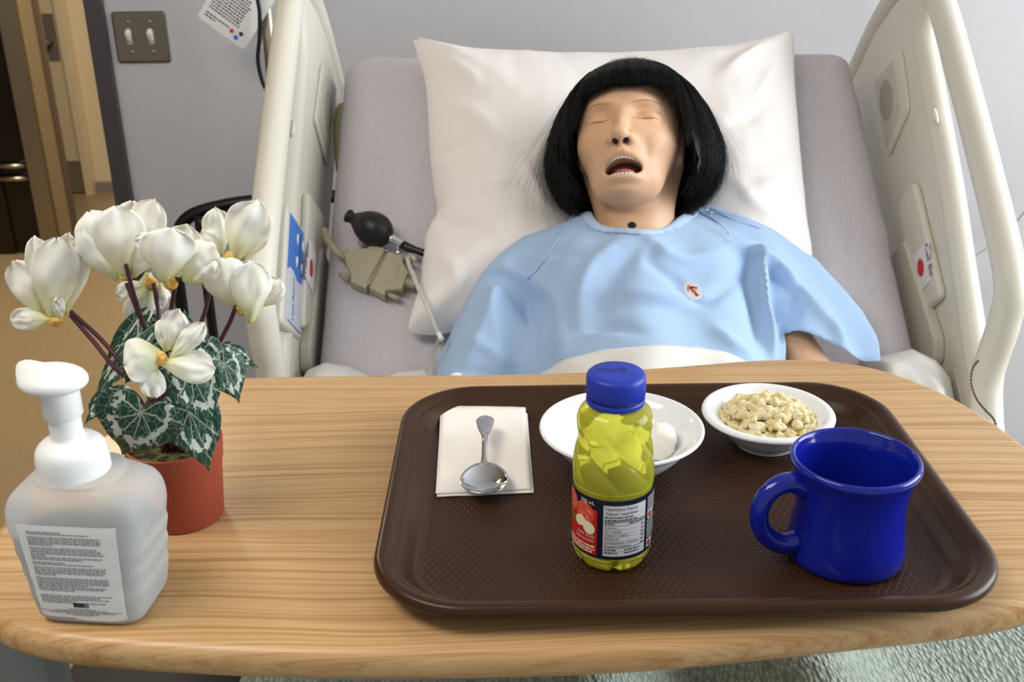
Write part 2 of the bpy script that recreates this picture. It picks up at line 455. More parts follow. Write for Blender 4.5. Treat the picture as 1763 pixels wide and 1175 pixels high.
def rail_slab(name, pts, X, dirx, depth, r, mat, parent, label=None, rnd=0.0):
    P = np.array(pts, float)
    if rnd:   # round the corners
        out = []
        n = len(P)
        for i in range(n):
            a, b, c = P[i-1], P[i], P[(i+1) % n]
            p0 = b+(a-b)/np.linalg.norm(a-b)*rnd; p1 = b+(c-b)/np.linalg.norm(c-b)*rnd
            for k in range(5):
                t_ = k/4; out.append((1-t_)**2*p0+2*t_*(1-t_)*b+t_*t_*p1)
        P = np.array(out)
    fr_ = lambda A: bp(X+dirx*A[:, 2], A[:, 0], A[:, 1])
    return mo(name, *slab(P, 0, depth, r, fr_), mat, parent, flatang=50, label=label)
XRf, XLf = RXR-0.016, RXL+0.016      # inner faces
m_grille = M('speaker_grille', '#aba697', 0.6, bump=(1500, 0.6, 0.001))
for rail, Xf, dx, pl, inn, cc, rc, rb in (
    (railR, XRf, -1, [(1507, 139), (1555, 84), (1569, 188), (1533, 272)], [(1511, 141), (1543, 104), (1556, 190), (1531, 256)], (1532, 172), 16, [(1558, 349), (1584, 311), (1632, 511), (1588, 550)]),
    (railL, XLf, 1, [(551, 109), (576, 150), (561, 290), (538, 208)], [(553, 122), (573, 155), (561, 274), (543, 206)], (559, 190), 8, [(519, 330), (556, 385), (541, 540), (510, 568)])):
    pq = onrail(pl, Xf); c0 = pq.mean(0)
    sp = rail_slab('speaker_plate', pq, Xf, dx, 0.005, 0.002, m_rail, rail, rnd=0.012)
    rail_slab('speaker_inset', onrail(inn, Xf), Xf+dx*0.0045, dx, 0.0015, 0.0007, m_railg, rail, rnd=0.004)
    c1 = np.array(at_x(cc[0], cc[1], Xf)); R_ = 0.030
    ang = np.linspace(0, 2*PI, 28, endpoint=False)
    rail_slab('speaker_grille', np.column_stack([c1[0]+1.25*R_*np.cos(ang), c1[1]+R_*np.sin(ang)]), Xf+dx*0.0056, dx, 0.0015, 0.0006, m_grille, rail)
    rq = onrail(rb, Xf)
    rail_slab('raised_panel', rq, Xf, dx, 0.012, 0.005, m_rail, rail, rnd=0.015)
# nubs on the rails
for px, py, X, rail in ((1612, 200, RXR-0.014, railR), (501, 222, RXL+0.012, railL)):
    a_, b_ = at_x(px, py, X); v, f = lathe([(0.009, 0), (0.008, 0.004), (0.004, 0.007), (0, 0.008)], 14)
    v = v*np.array([0.7, 1.7, 1])
    mo('latch_nub', bp(X+(-1 if X > 0 else 1)*v[:, 2], a_+v[:, 1], b_+v[:, 0]), f, m_rail, rail)
# lower hinge housings
for X, dx, rail in ((XRf, -1, railR), (XLf, 1, railL)):
    rail_slab('hinge_cover', [(-0.02, -0.10), (0.21, -0.10), (0.20, -0.03), (0.0, 0.0), (-0.03, -0.02)], X, dx, 0.018, 0.004, m_railg, rail, rnd=0.01)
    rail_slab('seam_cover', [(-0.16, -0.06), (-0.05, -0.06), (-0.055, 0.01), (-0.15, 0.01)], X, dx, 0.003, 0.001, m_railg, rail, rnd=0.006)
# call cards
def card(quad, X, dx, rail, flip):
    q = onrail(quad, X); rail_slab('call_card', q, X, dx, 0.0008, 0.0002, m_paper, rail, label='white paper call card with a red dot')
    c = q.mean(0); ax = (q[3]+q[2]-q[0]-q[1]); ax /= np.linalg.norm(ax)
    ay = np.array([-ax[1], ax[0]])
    if ay[1] < 0: ay = -ay
    return c, ax, ay, q
c, ax, ay, q = card([(1573, 440), (1600, 414), (1604, 482), (1586, 503)], XRf-0.0125, -1, railR, 0)
ang = np.linspace(0, 2*PI, 24, endpoint=False)
cd = np.array(at_x(1585, 461, XRf-0.0135)); rail_slab('red_dot', np.column_stack([cd[0]+0.0145*np.cos(ang), cd[1]+0.0125*np.sin(ang)]), XRf-0.0135, -1, 0.0004, 0.0001, m_red, railR)
p0 = np.array(at_x(1592, 421, XRf-0.014)); p1 = np.array(at_x(1601, 474, XRf-0.014)); d_ = (p1-p0)/np.linalg.norm(p1-p0); up_ = np.array([-d_[1], d_[0]])
if up_[1] < 0: up_ = -up_
v, f = text_mesh('Call Be', 0.019, m_ink, lambda V: bp(XRf-0.0139, p0[0]+V[:, 0]*d_[0]+V[:, 1]*up_[0], p0[1]+V[:, 0]*d_[1]+V[:, 1]*up_[1]-0.002), railR)
mo('card_lettering', v, f, m_ink, railR, smooth=False)
c, ax, ay, q = card([(531, 409), (544.5, 440), (538.5, 508), (524.5, 474)], XLf+0.0125, 1, railL, 0)
cd = np.array(at_x(536, 462, XLf+0.0135)); rail_slab('red_dot', np.column_stack([cd[0]+0.0145*np.cos(ang), cd[1]+0.0125*np.sin(ang)]), XLf+0.0135, 1, 0.0004, 0.0001, m_red, railL)
p0L = np.array(at_x(527, 476, XLf+0.014)); p1L = np.array(at_x(533, 420, XLf+0.014)); dL = (p1L-p0L)/np.linalg.norm(p1L-p0L); upL = np.array([-dL[1], dL[0]])
v, f = text_mesh('Call Bell', 0.017, m_ink, lambda V: bp(XLf+0.0139, p0L[0]+V[:, 0]*dL[0]+V[:, 1]*upL[0], p0L[1]+V[:, 0]*dL[1]+V[:, 1]*upL[1]), railL)
mo('card_lettering', v, f, m_ink, railL, smooth=False)

# handheld bed control clipped on the left rail
XP = -0.318
pq = onrail([(496, 352), (526, 400), (520, 588), (485, 556)], XP)
pend = thing('bed_control', 'cream handheld bed control with blue keypad clipped to the left rail', 'remote control', bp(XP-0.03, pq[:, 0].min(), pq[:, 1].min()))
rail_slab('housing', pq, XP-0.024, 1, 0.024, 0.006, m_rail, pend, rnd=0.012)
def P2(px, py): return at_x(px, py, XP)
kp = onrail([(499.5, 367), (523.5, 404), (522, 490), (516, 489), (510, 482), (505, 466), (499, 458), (494.5, 462)], XP)
rail_slab('keypad', kp, XP, 1, 0.001, 0.0003, m_blueink, pend)
kp2 = onrail([(494.3, 463), (499, 459), (505, 467), (510, 483), (516, 490), (521.7, 491), (516.5, 576), (491, 548)], XP)
rail_slab('face_label', kp2, XP, 1, 0.0008, 0.0003, M('pale_face', '#c9ccd2', 0.5), pend)
for (px, py) in ((511, 411), (520, 424), (509.5, 450), (518, 463)):
    c_ = np.array(P2(px, py)); s_ = 0.010
    rail_slab('button', [(c_[0]-s_, c_[1]-0.5*s_), (c_[0]+s_, c_[1]-0.5*s_), (c_[0]+0.5*s_, c_[1]+0.6*s_), (c_[0]-0.5*s_, c_[1]+0.6*s_)], XP+0.001, 1, 0.001, 0.0003, m_white, pend, rnd=0.003)
v, f = tube([bp(XP+0.0015, *P2(517, 405)), bp(XP+0.0015, *P2(515, 430)), bp(XP+0.0015, *P2(514.5, 455)), bp(XP+0.0015, *P2(512, 463))], 0.0008, 5)
mo('figure_line', v, f, m_ink, pend)
a_ = np.array(P2(494, 550)); b_ = np.array(P2(516, 575)); v, f = tube([bp(XP+0.001, *a_), bp(XP+0.001, *b_)], 0.0007, 5); mo('blue_line', v, f, m_blueink, pend)
e0 = np.array(P2(504, 555)); e1 = np.array(P2(506, 492)); d3 = (e1-e0)/np.linalg.norm(e1-e0); u3 = np.array([-d3[1], d3[0]])
v, f = text_mesh('Hill-Rom', 0.018, m_blueink, lambda V: bp(XP+0.0013, e0[0]+V[:, 0]*d3[0]+V[:, 1]*u3[0], e0[1]+V[:, 0]*d3[1]+V[:, 1]*u3[1]), pend)
mo('lettering', v, f, m_blueink, pend, smooth=False)
# strain relief and cord
c0 = bp(XP-0.012, *at_x(477, 572, XP-0.012)); c1 = bp(XP-0.012, *at_x(478, 612, XP-0.012)); c2 = bp(XP-0.008, *at_x(484, 640, XP-0.008)); c3 = bp(XP-0.004, *at_x(500, 668, XP-0.004))
mo('cord', *tube(spline([c0, c1, c2, c3, c3+np.array([0.01, -0.03, -0.08])], 8), 0.0045, 10), m_rail, pend)
rr = []
for k in range(9):
    cc_ = c0+(c1-c0)*(k/9); rr.append(tube([cc_, cc_+(c1-c0)*0.055], 0.0085-0.0003*k, 12))
mo('strain_relief', *join(rr), m_rail, pend, flatang=40)

# ================================================================ mattress with fitted sheet
def mattress():
    # top centre line (y,z), flat part then the slope
    L = [(-0.25, 0.80), (0.3, 0.80), (0.8, 0.80), (1.12, 0.80), (1.20, 0.803), (1.27, 0.822), (1.33, 0.86)]
    L += [(BO[1]+v*BV[1], BO[2]+v*BV[2]) for v in np.arange(-0.12, 0.601, 0.06)]
    S = spline([(0, a, b) for a, b in L], 8)
    d = np.gradient(S, axis=0); d /= np.linalg.norm(d, axis=1)[:, None]
    W, T, r = 0.455, 0.15, 0.045
    sec = rrect(2*W, T, r, 5)
    # densify the top edge
    top = []
    pts = list(sec); out = []
    for i in range(len(pts)):
        a, b = pts[i], pts[(i+1) % len(pts)]
        k = max(1, int(np.linalg.norm(b-a)/0.012)) if a[1] > 0 else 1
        for j in range(k): out.append(a+(b-a)*j/k)
    sec = np.array(out)
    rings = []
    n = len(S)
    for i in range(n):
        N_ = np.array([0, -d[i][2], d[i][1]])
        e = min(i, n-1-i); sh = 0 if e > 3 else [0.045, 0.02, 0.008, 0.002][e]
        x = sec[:, 0]*(1-sh/W); y = (sec[:, 1])*(1-2*sh/T)-T/2
        disp = np.zeros(len(x))
        s_ = i*0.0075
        for j in range(len(x)):
            q = (x[j]*9, s_*1.1, 3.3)
            w = mnoise.noise(q)*0.006+mnoise.noise((x[j]*38, s_*2.6, 1.1))*0.0016
            edge_f = max(0, (abs(x[j])-0.36)/0.1)
            w += mnoise.noise((x[j]*10, s_*16, 7.7))*0.0035*min(1, edge_f)
            disp[j] = w
        P = np.column_stack([x+XC+(disp*0.8 if True else 0), np.full(len(x), S[i][1])+N_[1]*(y+disp), np.full(len(x), S[i][2])+N_[2]*(y+disp)])
        rings.append(P)
    return loft(rings)
mo_ = mo('mattress', *mattress(), m_sheet); prop(mo_, 'tilted mattress covered in a pale lilac grey fitted sheet', 'mattress')

# ================================================================ raster heights over the backrest
RS = Raster(-0.42, 0.74, -0.46, 0.70, 0.006)
pil_px = [(712, 67), (722, 69), (760, 84), (830, 96), (920, 101), (1020, 103), (1120, 100), (1220, 93), (1290, 80), (1345, 66), (1362, 64), (1368, 78), (1369, 130), (1374, 200), (1380, 270), (1386, 330), (1392, 390), (1400, 450),
          (1385, 520), (1280, 560), (1100, 580), (920, 580), (840, 575), (790, 568), (750, 574), (715, 572), (703, 562), (708, 535), (722, 490), (727, 440), (733, 400), (752, 366), (746, 320), (739, 250), (736, 180), (730, 130), (719, 95)]
PIL = np.array([on_back(px, py, 0.03) for px, py in pil_px])
PIL = spline(PIL, 3, True)
allp = np.column_stack([RS.X.ravel(), RS.Vv.ravel()])
di = np.where(inside(allp, PIL), seg_dist(allp, PIL), 0).reshape(RS.X.shape)
def pil_h(d): return 0.025+0.105*(1-(1-np.clip(d/0.17, 0, 1))**2.2)**0.62
HP = np.where(di > 0, pil_h(di), 0)
head_x, head_v = 0.175, 0.21
dent = np.exp(-((RS.X-head_x)/0.12)**2-((RS.Vv-head_v)/0.13)**2)
HP = np.where(di > 0, np.maximum(HP-0.075*dent, 0.012), 0)
# creases of the pillow: radiating from corners and along the sides
def ridge(H, pts, w, amp, pl=0.10, asym=0.0, fade=True):
    q = spline(np.array([on_back(px, py, pl) for px, py in pts]), 5)
    P = np.column_stack([RS.X.ravel(), RS.Vv.ravel()])
    x0, v0 = q.min(0)-4*w; x1, v1 = q.max(0)+4*w
    m = (P[:, 0] > x0) & (P[:, 0] < x1) & (P[:, 1] > v0) & (P[:, 1] < v1)
    best = np.full(m.sum(), 1e9); tt = np.zeros(m.sum()); n = len(q)-1; Pm = P[m]
    for i in range(n):
        a, b = q[i], q[i+1]; d = b-a; t_ = np.clip(((Pm-a)@d)/(d@d+1e-12), 0, 1)
        di_ = np.hypot(*(Pm-a-t_[:, None]*d).T); k = di_ < best; best[k] = di_[k]; tt[k] = (i+t_[k])/n
    g = amp*np.exp(-(best/w)**(2 if abs(w) > 0.02 else 1.45))
    if fade: g *= np.sqrt(np.clip(np.sin(PI*np.clip(tt, 0.03, 0.97)), 0, 1))
    Hf = H.ravel().copy(); Hf[m] += g
    return Hf.reshape(H.shape)
for pts, w, a in (([(1345, 82), (1290, 115), (1235, 160)], .010, .008), ([(1350, 90), (1320, 150), (1290, 210)], .009, .006), ([(1325, 75), (1260, 105), (1200, 118)], .008, .005),
                  ([(735, 90), (790, 130), (830, 175)], .010, .006), ([(745, 240), (775, 260), (820, 262)], .008, -.005), ([(750, 365), (790, 400), (850, 430)], .012, -.010), ([(745, 340), (800, 350), (900, 330)], .012, .006),
                  ([(730, 420), (780, 470), (800, 540)], .012, .007), ([(715, 550), (760, 520), (820, 480)], .009, .006), ([(940, 300), (955, 330), (990, 360)], .008, -.010), ([(900, 300), (930, 350), (950, 375)], .008, .007),
                  ([(1375, 260), (1340, 280), (1290, 300)], .010, -.006), ([(1380, 330), (1340, 330), (1290, 350)], .010, .006), ([(1240, 250), (1290, 220), (1330, 170)], .012, -.006), ([(760, 180), (830, 230), (880, 300)], .014, .006), ([(1255, 330), (1300, 380), (1370, 400)], .012, .005)):
    HP = np.where(di > 0, ridge(HP, pts, w, a*1.7, 0.08), HP)

pv, pf = fill_poly(PIL, 0.0075)
dd = seg_dist(pv, PIL); hh = RS.sample(HP, pv[:, 0], pv[:, 1])
hh = np.where(dd < 0.008, pil_h(dd), np.minimum(hh, pil_h(dd)+0.02))
hh = hh+np.array([mnoise.noise((a*14, b*10, 0.3))*0.004+mnoise.noise((a*45, b*22, 5.3))*0.0013 for a, b in pv])*np.clip(dd/0.03, 0, 1)
hb_ = np.maximum(0.004, 0.025-0.03*np.clip(dd/0.06, 0, 1)); hh[dd < 1e-5] = 0.026; hb_[dd < 1e-5] = 0.024
n_ = len(pv)
V_ = np.vstack([bp(pv[:, 0], pv[:, 1], hh), bp(pv[:, 0], pv[:, 1], hb_)])
# every rim edge becomes a short side wall
from collections import Counter
def shell(f, n):
    ec = Counter()
    for q in f:
        for a, b in zip(q, q[1:]+q[:1]): ec[(a, b)] += 1
    return list(f)+[tuple(i+n for i in reversed(q)) for q in f]+[(b, a, a+n, b+n) for (a, b) in ec if (b, a) not in ec]
o = mo('pillow', V_, shell(pf, n_), m_pillow); prop(o, 'large white pillow behind the head of the reclining mannequin', 'pillow')

# ================================================================ body heights (for cloth to lie on)
def caph(a, b):
    """height field of a tapered capsule; a,b = (x,v,n,r)"""
    ax_ = np.array(a[:2]); d = np.array(b[:2])-ax_
    P = np.stack([RS.X-ax_[0], RS.Vv-ax_[1]], -1); t_ = np.clip((P@d)/(d@d+1e-12), 0, 1)
    dist = np.hypot(P[..., 0]-t_*d[0], P[..., 1]-t_*d[1]); r = a[3]+(b[3]-a[3])*t_; n0 = a[2]+(b[2]-a[2])*t_
    return np.where(dist < r, n0+np.sqrt(np.maximum(r*r-dist*dist, 0)), 0)
SHL = (0.0, 0.065, 0.075, 0.058); ELL = (-0.066, -0.16, 0.085, 0.050)
SHR = (0.360, 0.065, 0.080, 0.058); ELR = (0.450, -0.17, 0.080, 0.048)
TORSO = [((0.112, 0.03, 0.095, 0.088), (0.118, -0.42, 0.10, 0.105)), ((0.175, 0.02, 0.10, 0.100), (0.175, -0.42, 0.12, 0.118)), ((0.26, 0.03, 0.095, 0.088), (0.26, -0.42, 0.10, 0.105)),
         ((0.01, 0.065, 0.08, 0.056), (0.12, 0.095, 0.10, 0.06)), ((0.35, 0.065, 0.08, 0.056), (0.23, 0.095, 0.10, 0.06))]
HB = np.zeros(RS.X.shape)
for a, b in TORSO+[(SHL, ELL), (SHR, ELR), (ELL, (-0.03, -0.40, 0.05, 0.04)), (ELR, (0.42, -0.40, 0.05, 0.04))]: HB = np.maximum(HB, caph(a, b))
SLV = np.maximum(caph((0.415, 0.075, 0.05, 0.05), (0.497, -0.045, 0.035, 0.055)), 0)
H0 = np.maximum(np.maximum(HB, SLV)+0.004, HP+0.004)
HG = RS.drape(H0, 26); HG = RS.blur(HG, 4)
def onto(px, py, H, k=6):
    n0 = 0.08
    for _ in range(k):
        x, v = on_back(px, py, n0); n0 = 0.5*n0+0.5*float(RS.sample(H, x, v))
    return on_back(px, py, n0)
GF = []   # folds: (points, width, amplitude)
GF += [([(872, 425), (862, 470), (830, 540), (800, 610)], .012, .006), ([(915, 400), (940, 425), (975, 440), (1010, 440)], .010, -.005), ([(1130, 430), (1115, 470), (1150, 500)], .010, -.004), ([(1000, 470), (975, 520), (985, 590)], .010, -.005), ([(1060, 600), (1000, 590), (950, 600)], .008, .004), ([(1420, 470), (1450, 520), (1475, 590)], .009, .006), ([(835, 458), (868, 456), (900, 480), (924, 520), (938, 560), (940, 650)], .015, -.026), ([(852, 440), (895, 455), (930, 485), (955, 520)], .010, .009), ([(948, 520), (955, 580), (965, 630)], .010, .006),
       ([(990, 372), (965, 410), (935, 450), (908, 482)], .0035, .003), ([(1205, 365), (1250, 400), (1262, 430)], .0035, .003),
       ([(1310, 425), (1318, 450), (1318, 490), (1335, 560), (1345, 640)], .010, .022), ([(1295, 430), (1290, 470), (1300, 530), (1305, 600)], .009, -.010), ([(1340, 450), (1350, 490), (1345, 530)], .010, -.018),
       ([(1262, 420), (1300, 425), (1345, 440), (1385, 470)], .011, .014), ([(1300, 440), (1345, 455), (1385, 488)], .008, -.010), ([(1385, 470), (1370, 520), (1355, 565)], .009, -.012), ([(1395, 475), (1430, 520), (1490, 575)], .014, .010),
       ([(1130, 480), (1165, 505), (1203, 534), (1250, 500), (1290, 460)], .009, -.006), ([(1110, 420), (1140, 450), (1180, 460), (1240, 440)], .012, .006), ([(1240, 380), (1280, 400), (1330, 405), (1380, 435)], .009, .007),
       ([(1060, 430), (1010, 480), (990, 530)], .014, .006), ([(1100, 440), (1060, 490), (1020, 560)], .013, -.006), ([(1020, 560), (1100, 552), (1180, 556)], .010, -.004), ([(1045, 520), (1120, 530), (1230, 525)], .014, .005), ([(1225, 580), (1260, 605), (1300, 620)], .010, .006),
       ([(800, 560), (850, 590), (900, 600)], .012, .005), ([(770, 620), (830, 625), (880, 640)], .010, -.006), ([(840, 470), (850, 520), (860, 600)], .018, .006), ([(890, 410), (930, 420), (955, 440)], .012, .004), ([(980, 600), (1040, 585), (1100, 600)], .008, -.006)]
for pts, w, a in GF: HG = ridge(HG, pts, w*0.85, a*2.0, 0.17)
HG = np.maximum(HG, H0-0.011)
gl = [(1008, 371), (1013, 378), (1022, 386), (1037, 395), (1066, 404), (1105, 407), (1143, 398), (1172, 382), (1187, 369), (1199, 357)]
gr_ = [(1211, 350), (1254, 364), (1300, 380), (1330, 393), (1362, 415), (1389, 432), (1423, 453), (1461, 492), (1490, 542), (1512, 588), (1515, 622), (1490, 624), (1454, 602), (1408, 580), (1366, 570), (1351, 574)]
gb = [(1352, 619), (1358, 645), (1375, 760), (820, 760), (800, 676), (750, 658)]
gl2 = [(748, 640), (755, 600), (765, 575), (787, 532), (813, 484), (832, 456), (859, 431), (902, 402), (941, 388), (970, 380), (989, 366), (994, 358)]
loop_px = gl+gr_+gb+gl2
GP = np.array([onto(px, py, HG) for px, py in loop_px])
neck = np.array([onto(px, py, HG) for px, py in gl])
gv, gf = fill_poly(GP, 0.0062)
hh = RS.sample(HG, gv[:, 0], gv[:, 1])
hem = np.vstack([np.array([onto(px, py, HG) for px, py in gl]), ])
side = np.array([onto(px, py, HG) for px, py in gr_[:8]]); sidel = np.array([onto(px, py, HG) for px, py in gl2[1:]])
ds = np.minimum(seg_dist(gv, side, False), seg_dist(gv, sidel, False))
under = RS.sample(HP, gv[:, 0], gv[:, 1])+0.003
k_ = np.clip(ds/0.022, 0, 1); k_ = np.sqrt(1-(1-k_)**2)
hh = under+(hh-under)*np.maximum(k_, 0.05)
hh += np.array([mnoise.noise((a*17, b*13, 9.3))*0.0050+mnoise.noise((a*60, b*30, 2.3))*0.0008 for a, b in gv])*k_
gn = bp(0, 0, 1)-bp(0, 0, 0)
GV = bp(gv[:, 0], gv[:, 1], hh)
# ================================================================ mannequin
# head frame (cm): x across, y towards the crown, z out of the face
def rotm(ax, deg):
    return np.array(Matrix.Rotation(math.radians(deg), 3, ax))
EL = 35.0
Fd = np.array([0, -math.cos(math.radians(EL)), math.sin(math.radians(EL))]); Ud = np.array([0, math.sin(math.radians(EL)), math.cos(math.radians(EL))])
HR0 = np.column_stack([[1, 0, 0], Ud, Fd])
HR = rotm('Y', 1.5) @ HR0 @ rotm('Y', -14)
NAS = at_y(1069, 190, 1.455)                        # bridge of the nose in the world
HO = NAS-HR @ np.array([0, 0.3, 8.6])*0.01
def h2w(P): return HO+(np.asarray(P, float)@HR.T)*0.01
def w2h(P): return ((np.asarray(P, float)-HO)@HR)*100
def b2h(x, v, n): return w2h(bp(x, v, n))
def smin(a, b, k):
    h = np.clip(0.5+0.5*(b-a)/k, 0, 1); return b*(1-h)+a*h-k*h*(1-h)
def smax(a, b, k): return -smin(-a, -b, k)
def ell(P, c, r):
    q = (P-np.array(c))/np.array(r); k0 = np.sqrt((q*q).sum(-1)); q2 = q/np.array(r); k1 = np.sqrt((q2*q2).sum(-1))+1e-6
    return k0*(k0-1)/k1
def cap(P, a, b, ra, rb):
    a = np.array(a, float); b = np.array(b, float); d = b-a; t = np.clip(((P-a)@d)/(d@d), 0, 1)
    return np.sqrt(((P-a-t[..., None]*d)**2).sum(-1))-(ra+(rb-ra)*t)
def gau(P, c, s):
    q = (P-np.array(c))/np.array(s); return np.exp(-(q*q).sum(-1))
neckA = np.array([0.8, -7.0, -3.2]); neckB = b2h(0.178, 0.04, 0.105)
torso_h = [(b2h(a[0], a[1], a[2]), b2h(b[0], b[1], b[2]), a[3]*100, b[3]*100) for a, b in TORSO]
ARMS = [((SHL[0]+0.018, SHL[1]-0.01, SHL[2]-0.004), (ELL[0]+0.014, ELL[1], ELL[2]), .054, .046), ((ELL[0], ELL[1], ELL[2]), (-0.03, -0.40, 0.05), .044, .034), ((SHR[0]-0.012, SHR[1]-0.01, SHR[2]), ELR[:3], .054, .047), (ELR[:3], (0.42, -0.40, 0.05), .045, .034)]
arms_h = [(b2h(*a), b2h(*b), ra*100, rb*100) for a, b, ra, rb in ARMS]
def sdf(P, face=True):
    """P in head frame, cm"""
    # skull
    d = ell(P, (0, 2.2, -1.2), (7.3, 8.8, 9.3))
    y = P[..., 1]
    Q = P.copy(); tap = 1.0-0.034*np.clip(-3.0-y, 0, 12); Q[..., 0] = P[..., 0]/tap
    Q[..., 0] = np.sign(Q[..., 0])*np.abs(Q[..., 0])
    jaw = ell(Q, (0, -3.0, 1.6), (7.0, 7.9, 6.9))
    d = smin(d, jaw, 2.2)
    d = smin(d, cap(P, (-2.2, -7.9, 3.0), (2.2, -7.9, 3.0), 2.9, 2.9), 1.8)    # chin and jaw body
    d = smin(d, ell(P, (0, -9.2, 4.9), (2.6, 1.7, 2.4)), 1.4)
    ax = np.abs(P[..., 0]); S = P.copy(); S[..., 0] = ax
    # neck, shoulders, chest
    nk = cap(P, neckA, neckB, 5.0, 5.2)
    tor = None
    for a, b, ra, rb in torso_h+arms_h:
        c = cap(P, a, b, ra, rb); tor = c if tor is None else smin(tor, c, 2.0)
    nb = smin(nk, tor+1.6, 2.6)
    nb = smin(nb, cap(P, neckB+np.array([1.0, 0, 2.0]), np.array([6.0, -3.5, -4.0]), 1.3, 1.5), 1.6)   # neck muscles
    nb = smin(nb, cap(P, neckB+np.array([-1.0, 0, 2.0]), np.array([-6.0, -3.5, -4.0]), 1.3, 1.5), 1.6)
    if not face: return smin(d, nb, 1.0)
    # broad shaping of the face
    d = d-0.45*gau(S, (4.9, -2.9, 5.4), (2.2, 1.7, 2.4))          # cheek bones
    d = d+0.12*gau(S, (5.0, -7.6, 4.8), (2.0, 2.4, 2.4))          # hollow cheeks
    d = d-0.50*gau(S, (3.0, 2.2, 7.6), (2.6, 0.9, 2.0))           # brow ridge
    d = d-0.25*gau(P, (0, 5.6, 7.4), (4.5, 2.6, 3.0))
    d = d+1.15*gau(S, (2.7, 0.35, 8.0), (1.35, 1.0, 2.0))         # inner eye socket
    d = d+0.45*gau(S, (4.4, 0.2, 7.2), (1.5, 0.9, 2.0))
    d = smin(d, ell(S, (3.35, -0.25, 5.9), (1.85, 1.2, 1.62)), 0.55)   # closed lids over the eye
    d = d+0.10*gau(S, (3.3, -1.5, 7.2), (1.8, 0.35, 1.5))
    # muzzle around the open mouth
    d = d-0.75*gau(P, (0, -7.4, 7.4), (3.2, 2.6, 2.6))
    d = d+0.35*gau(S, (3.2, -5.0, 7.4), (0.8, 1.6, 1.6))
    # nose
    nose = cap(P, (0, 0.8, 7.4), (0, -3.3, 9.9), 0.62, 0.95)
    nose = smin(nose, ell(P, (0, -3.55, 10.0), (1.02, 0.85, 0.95)), 0.6)
    nose = smin(nose, ell(S, (1.22, -3.95, 8.95), (0.78, 0.75, 0.95)), 0.5)
    nose = smin(nose, cap(P, (0, -4.1, 9.6), (0, -4.9, 8.6), 0.42, 0.5), 0.35)
    d = smin(d, nose, 0.95)
    d = smax(d, -ell(S, (0.72, -4.62, 9.35), (0.44, 0.85, 0.50)), 0.22)
    d = d+0.16*gau(P, (0, -5.5, 8.6), (0.35, 0.7, 0.8))           # philtrum
    # lips
    up = 0.62*np.clip(1-(P[..., 0]/3.0)**2, 0, 1)
    lipU = -6.35+0.45*np.clip(1-(P[..., 0]/2.6)**2, -0.6, 1)
    d = d-0.42*np.exp(-((P[..., 1]-lipU-0.15)/0.55)**2-(P[..., 0]/2.6)**4)*(P[..., 2] > 4)
    lipL = -8.9-0.15*np.clip(1-(P[..., 0]/2.5)**2, -0.6, 1)
    d = d-0.45*np.exp(-((P[..., 1]-lipL+0.0)/0.55)**2-(P[..., 0]/2.4)**4)*(P[..., 2] > 4)
    d = d+0.40*gau(P, (0, -9.75, 7.4), (2.2, 0.45, 1.5))           # dip above the chin
    mouth = ell(P, (0, -7.55, 6.6), (2.55, 1.30, 4.6))
    mouth = smax(mouth, -(P[..., 2]-2.4), 0.3)
    d = smax(d, -mouth, 0.30)
    # ears
    d = smin(d, ell(S, (7.2, -1.3, -2.0), (0.6, 2.7, 1.5)), 0.6)
    # eyelid slit
    ex = S[..., 0]-3.3; cy = -0.62+0.10*ex**2*0.35
    slit = np.exp(-((P[..., 1]-cy)/0.11)**2)*np.clip(1-(ex/1.55)**2, 0, 1)**0.5*(P[..., 2] > 5)
    d = d+0.26*slit
    d = smin(d, nb, 0.9)
    # windpipe opening at the base of the neck
    return d
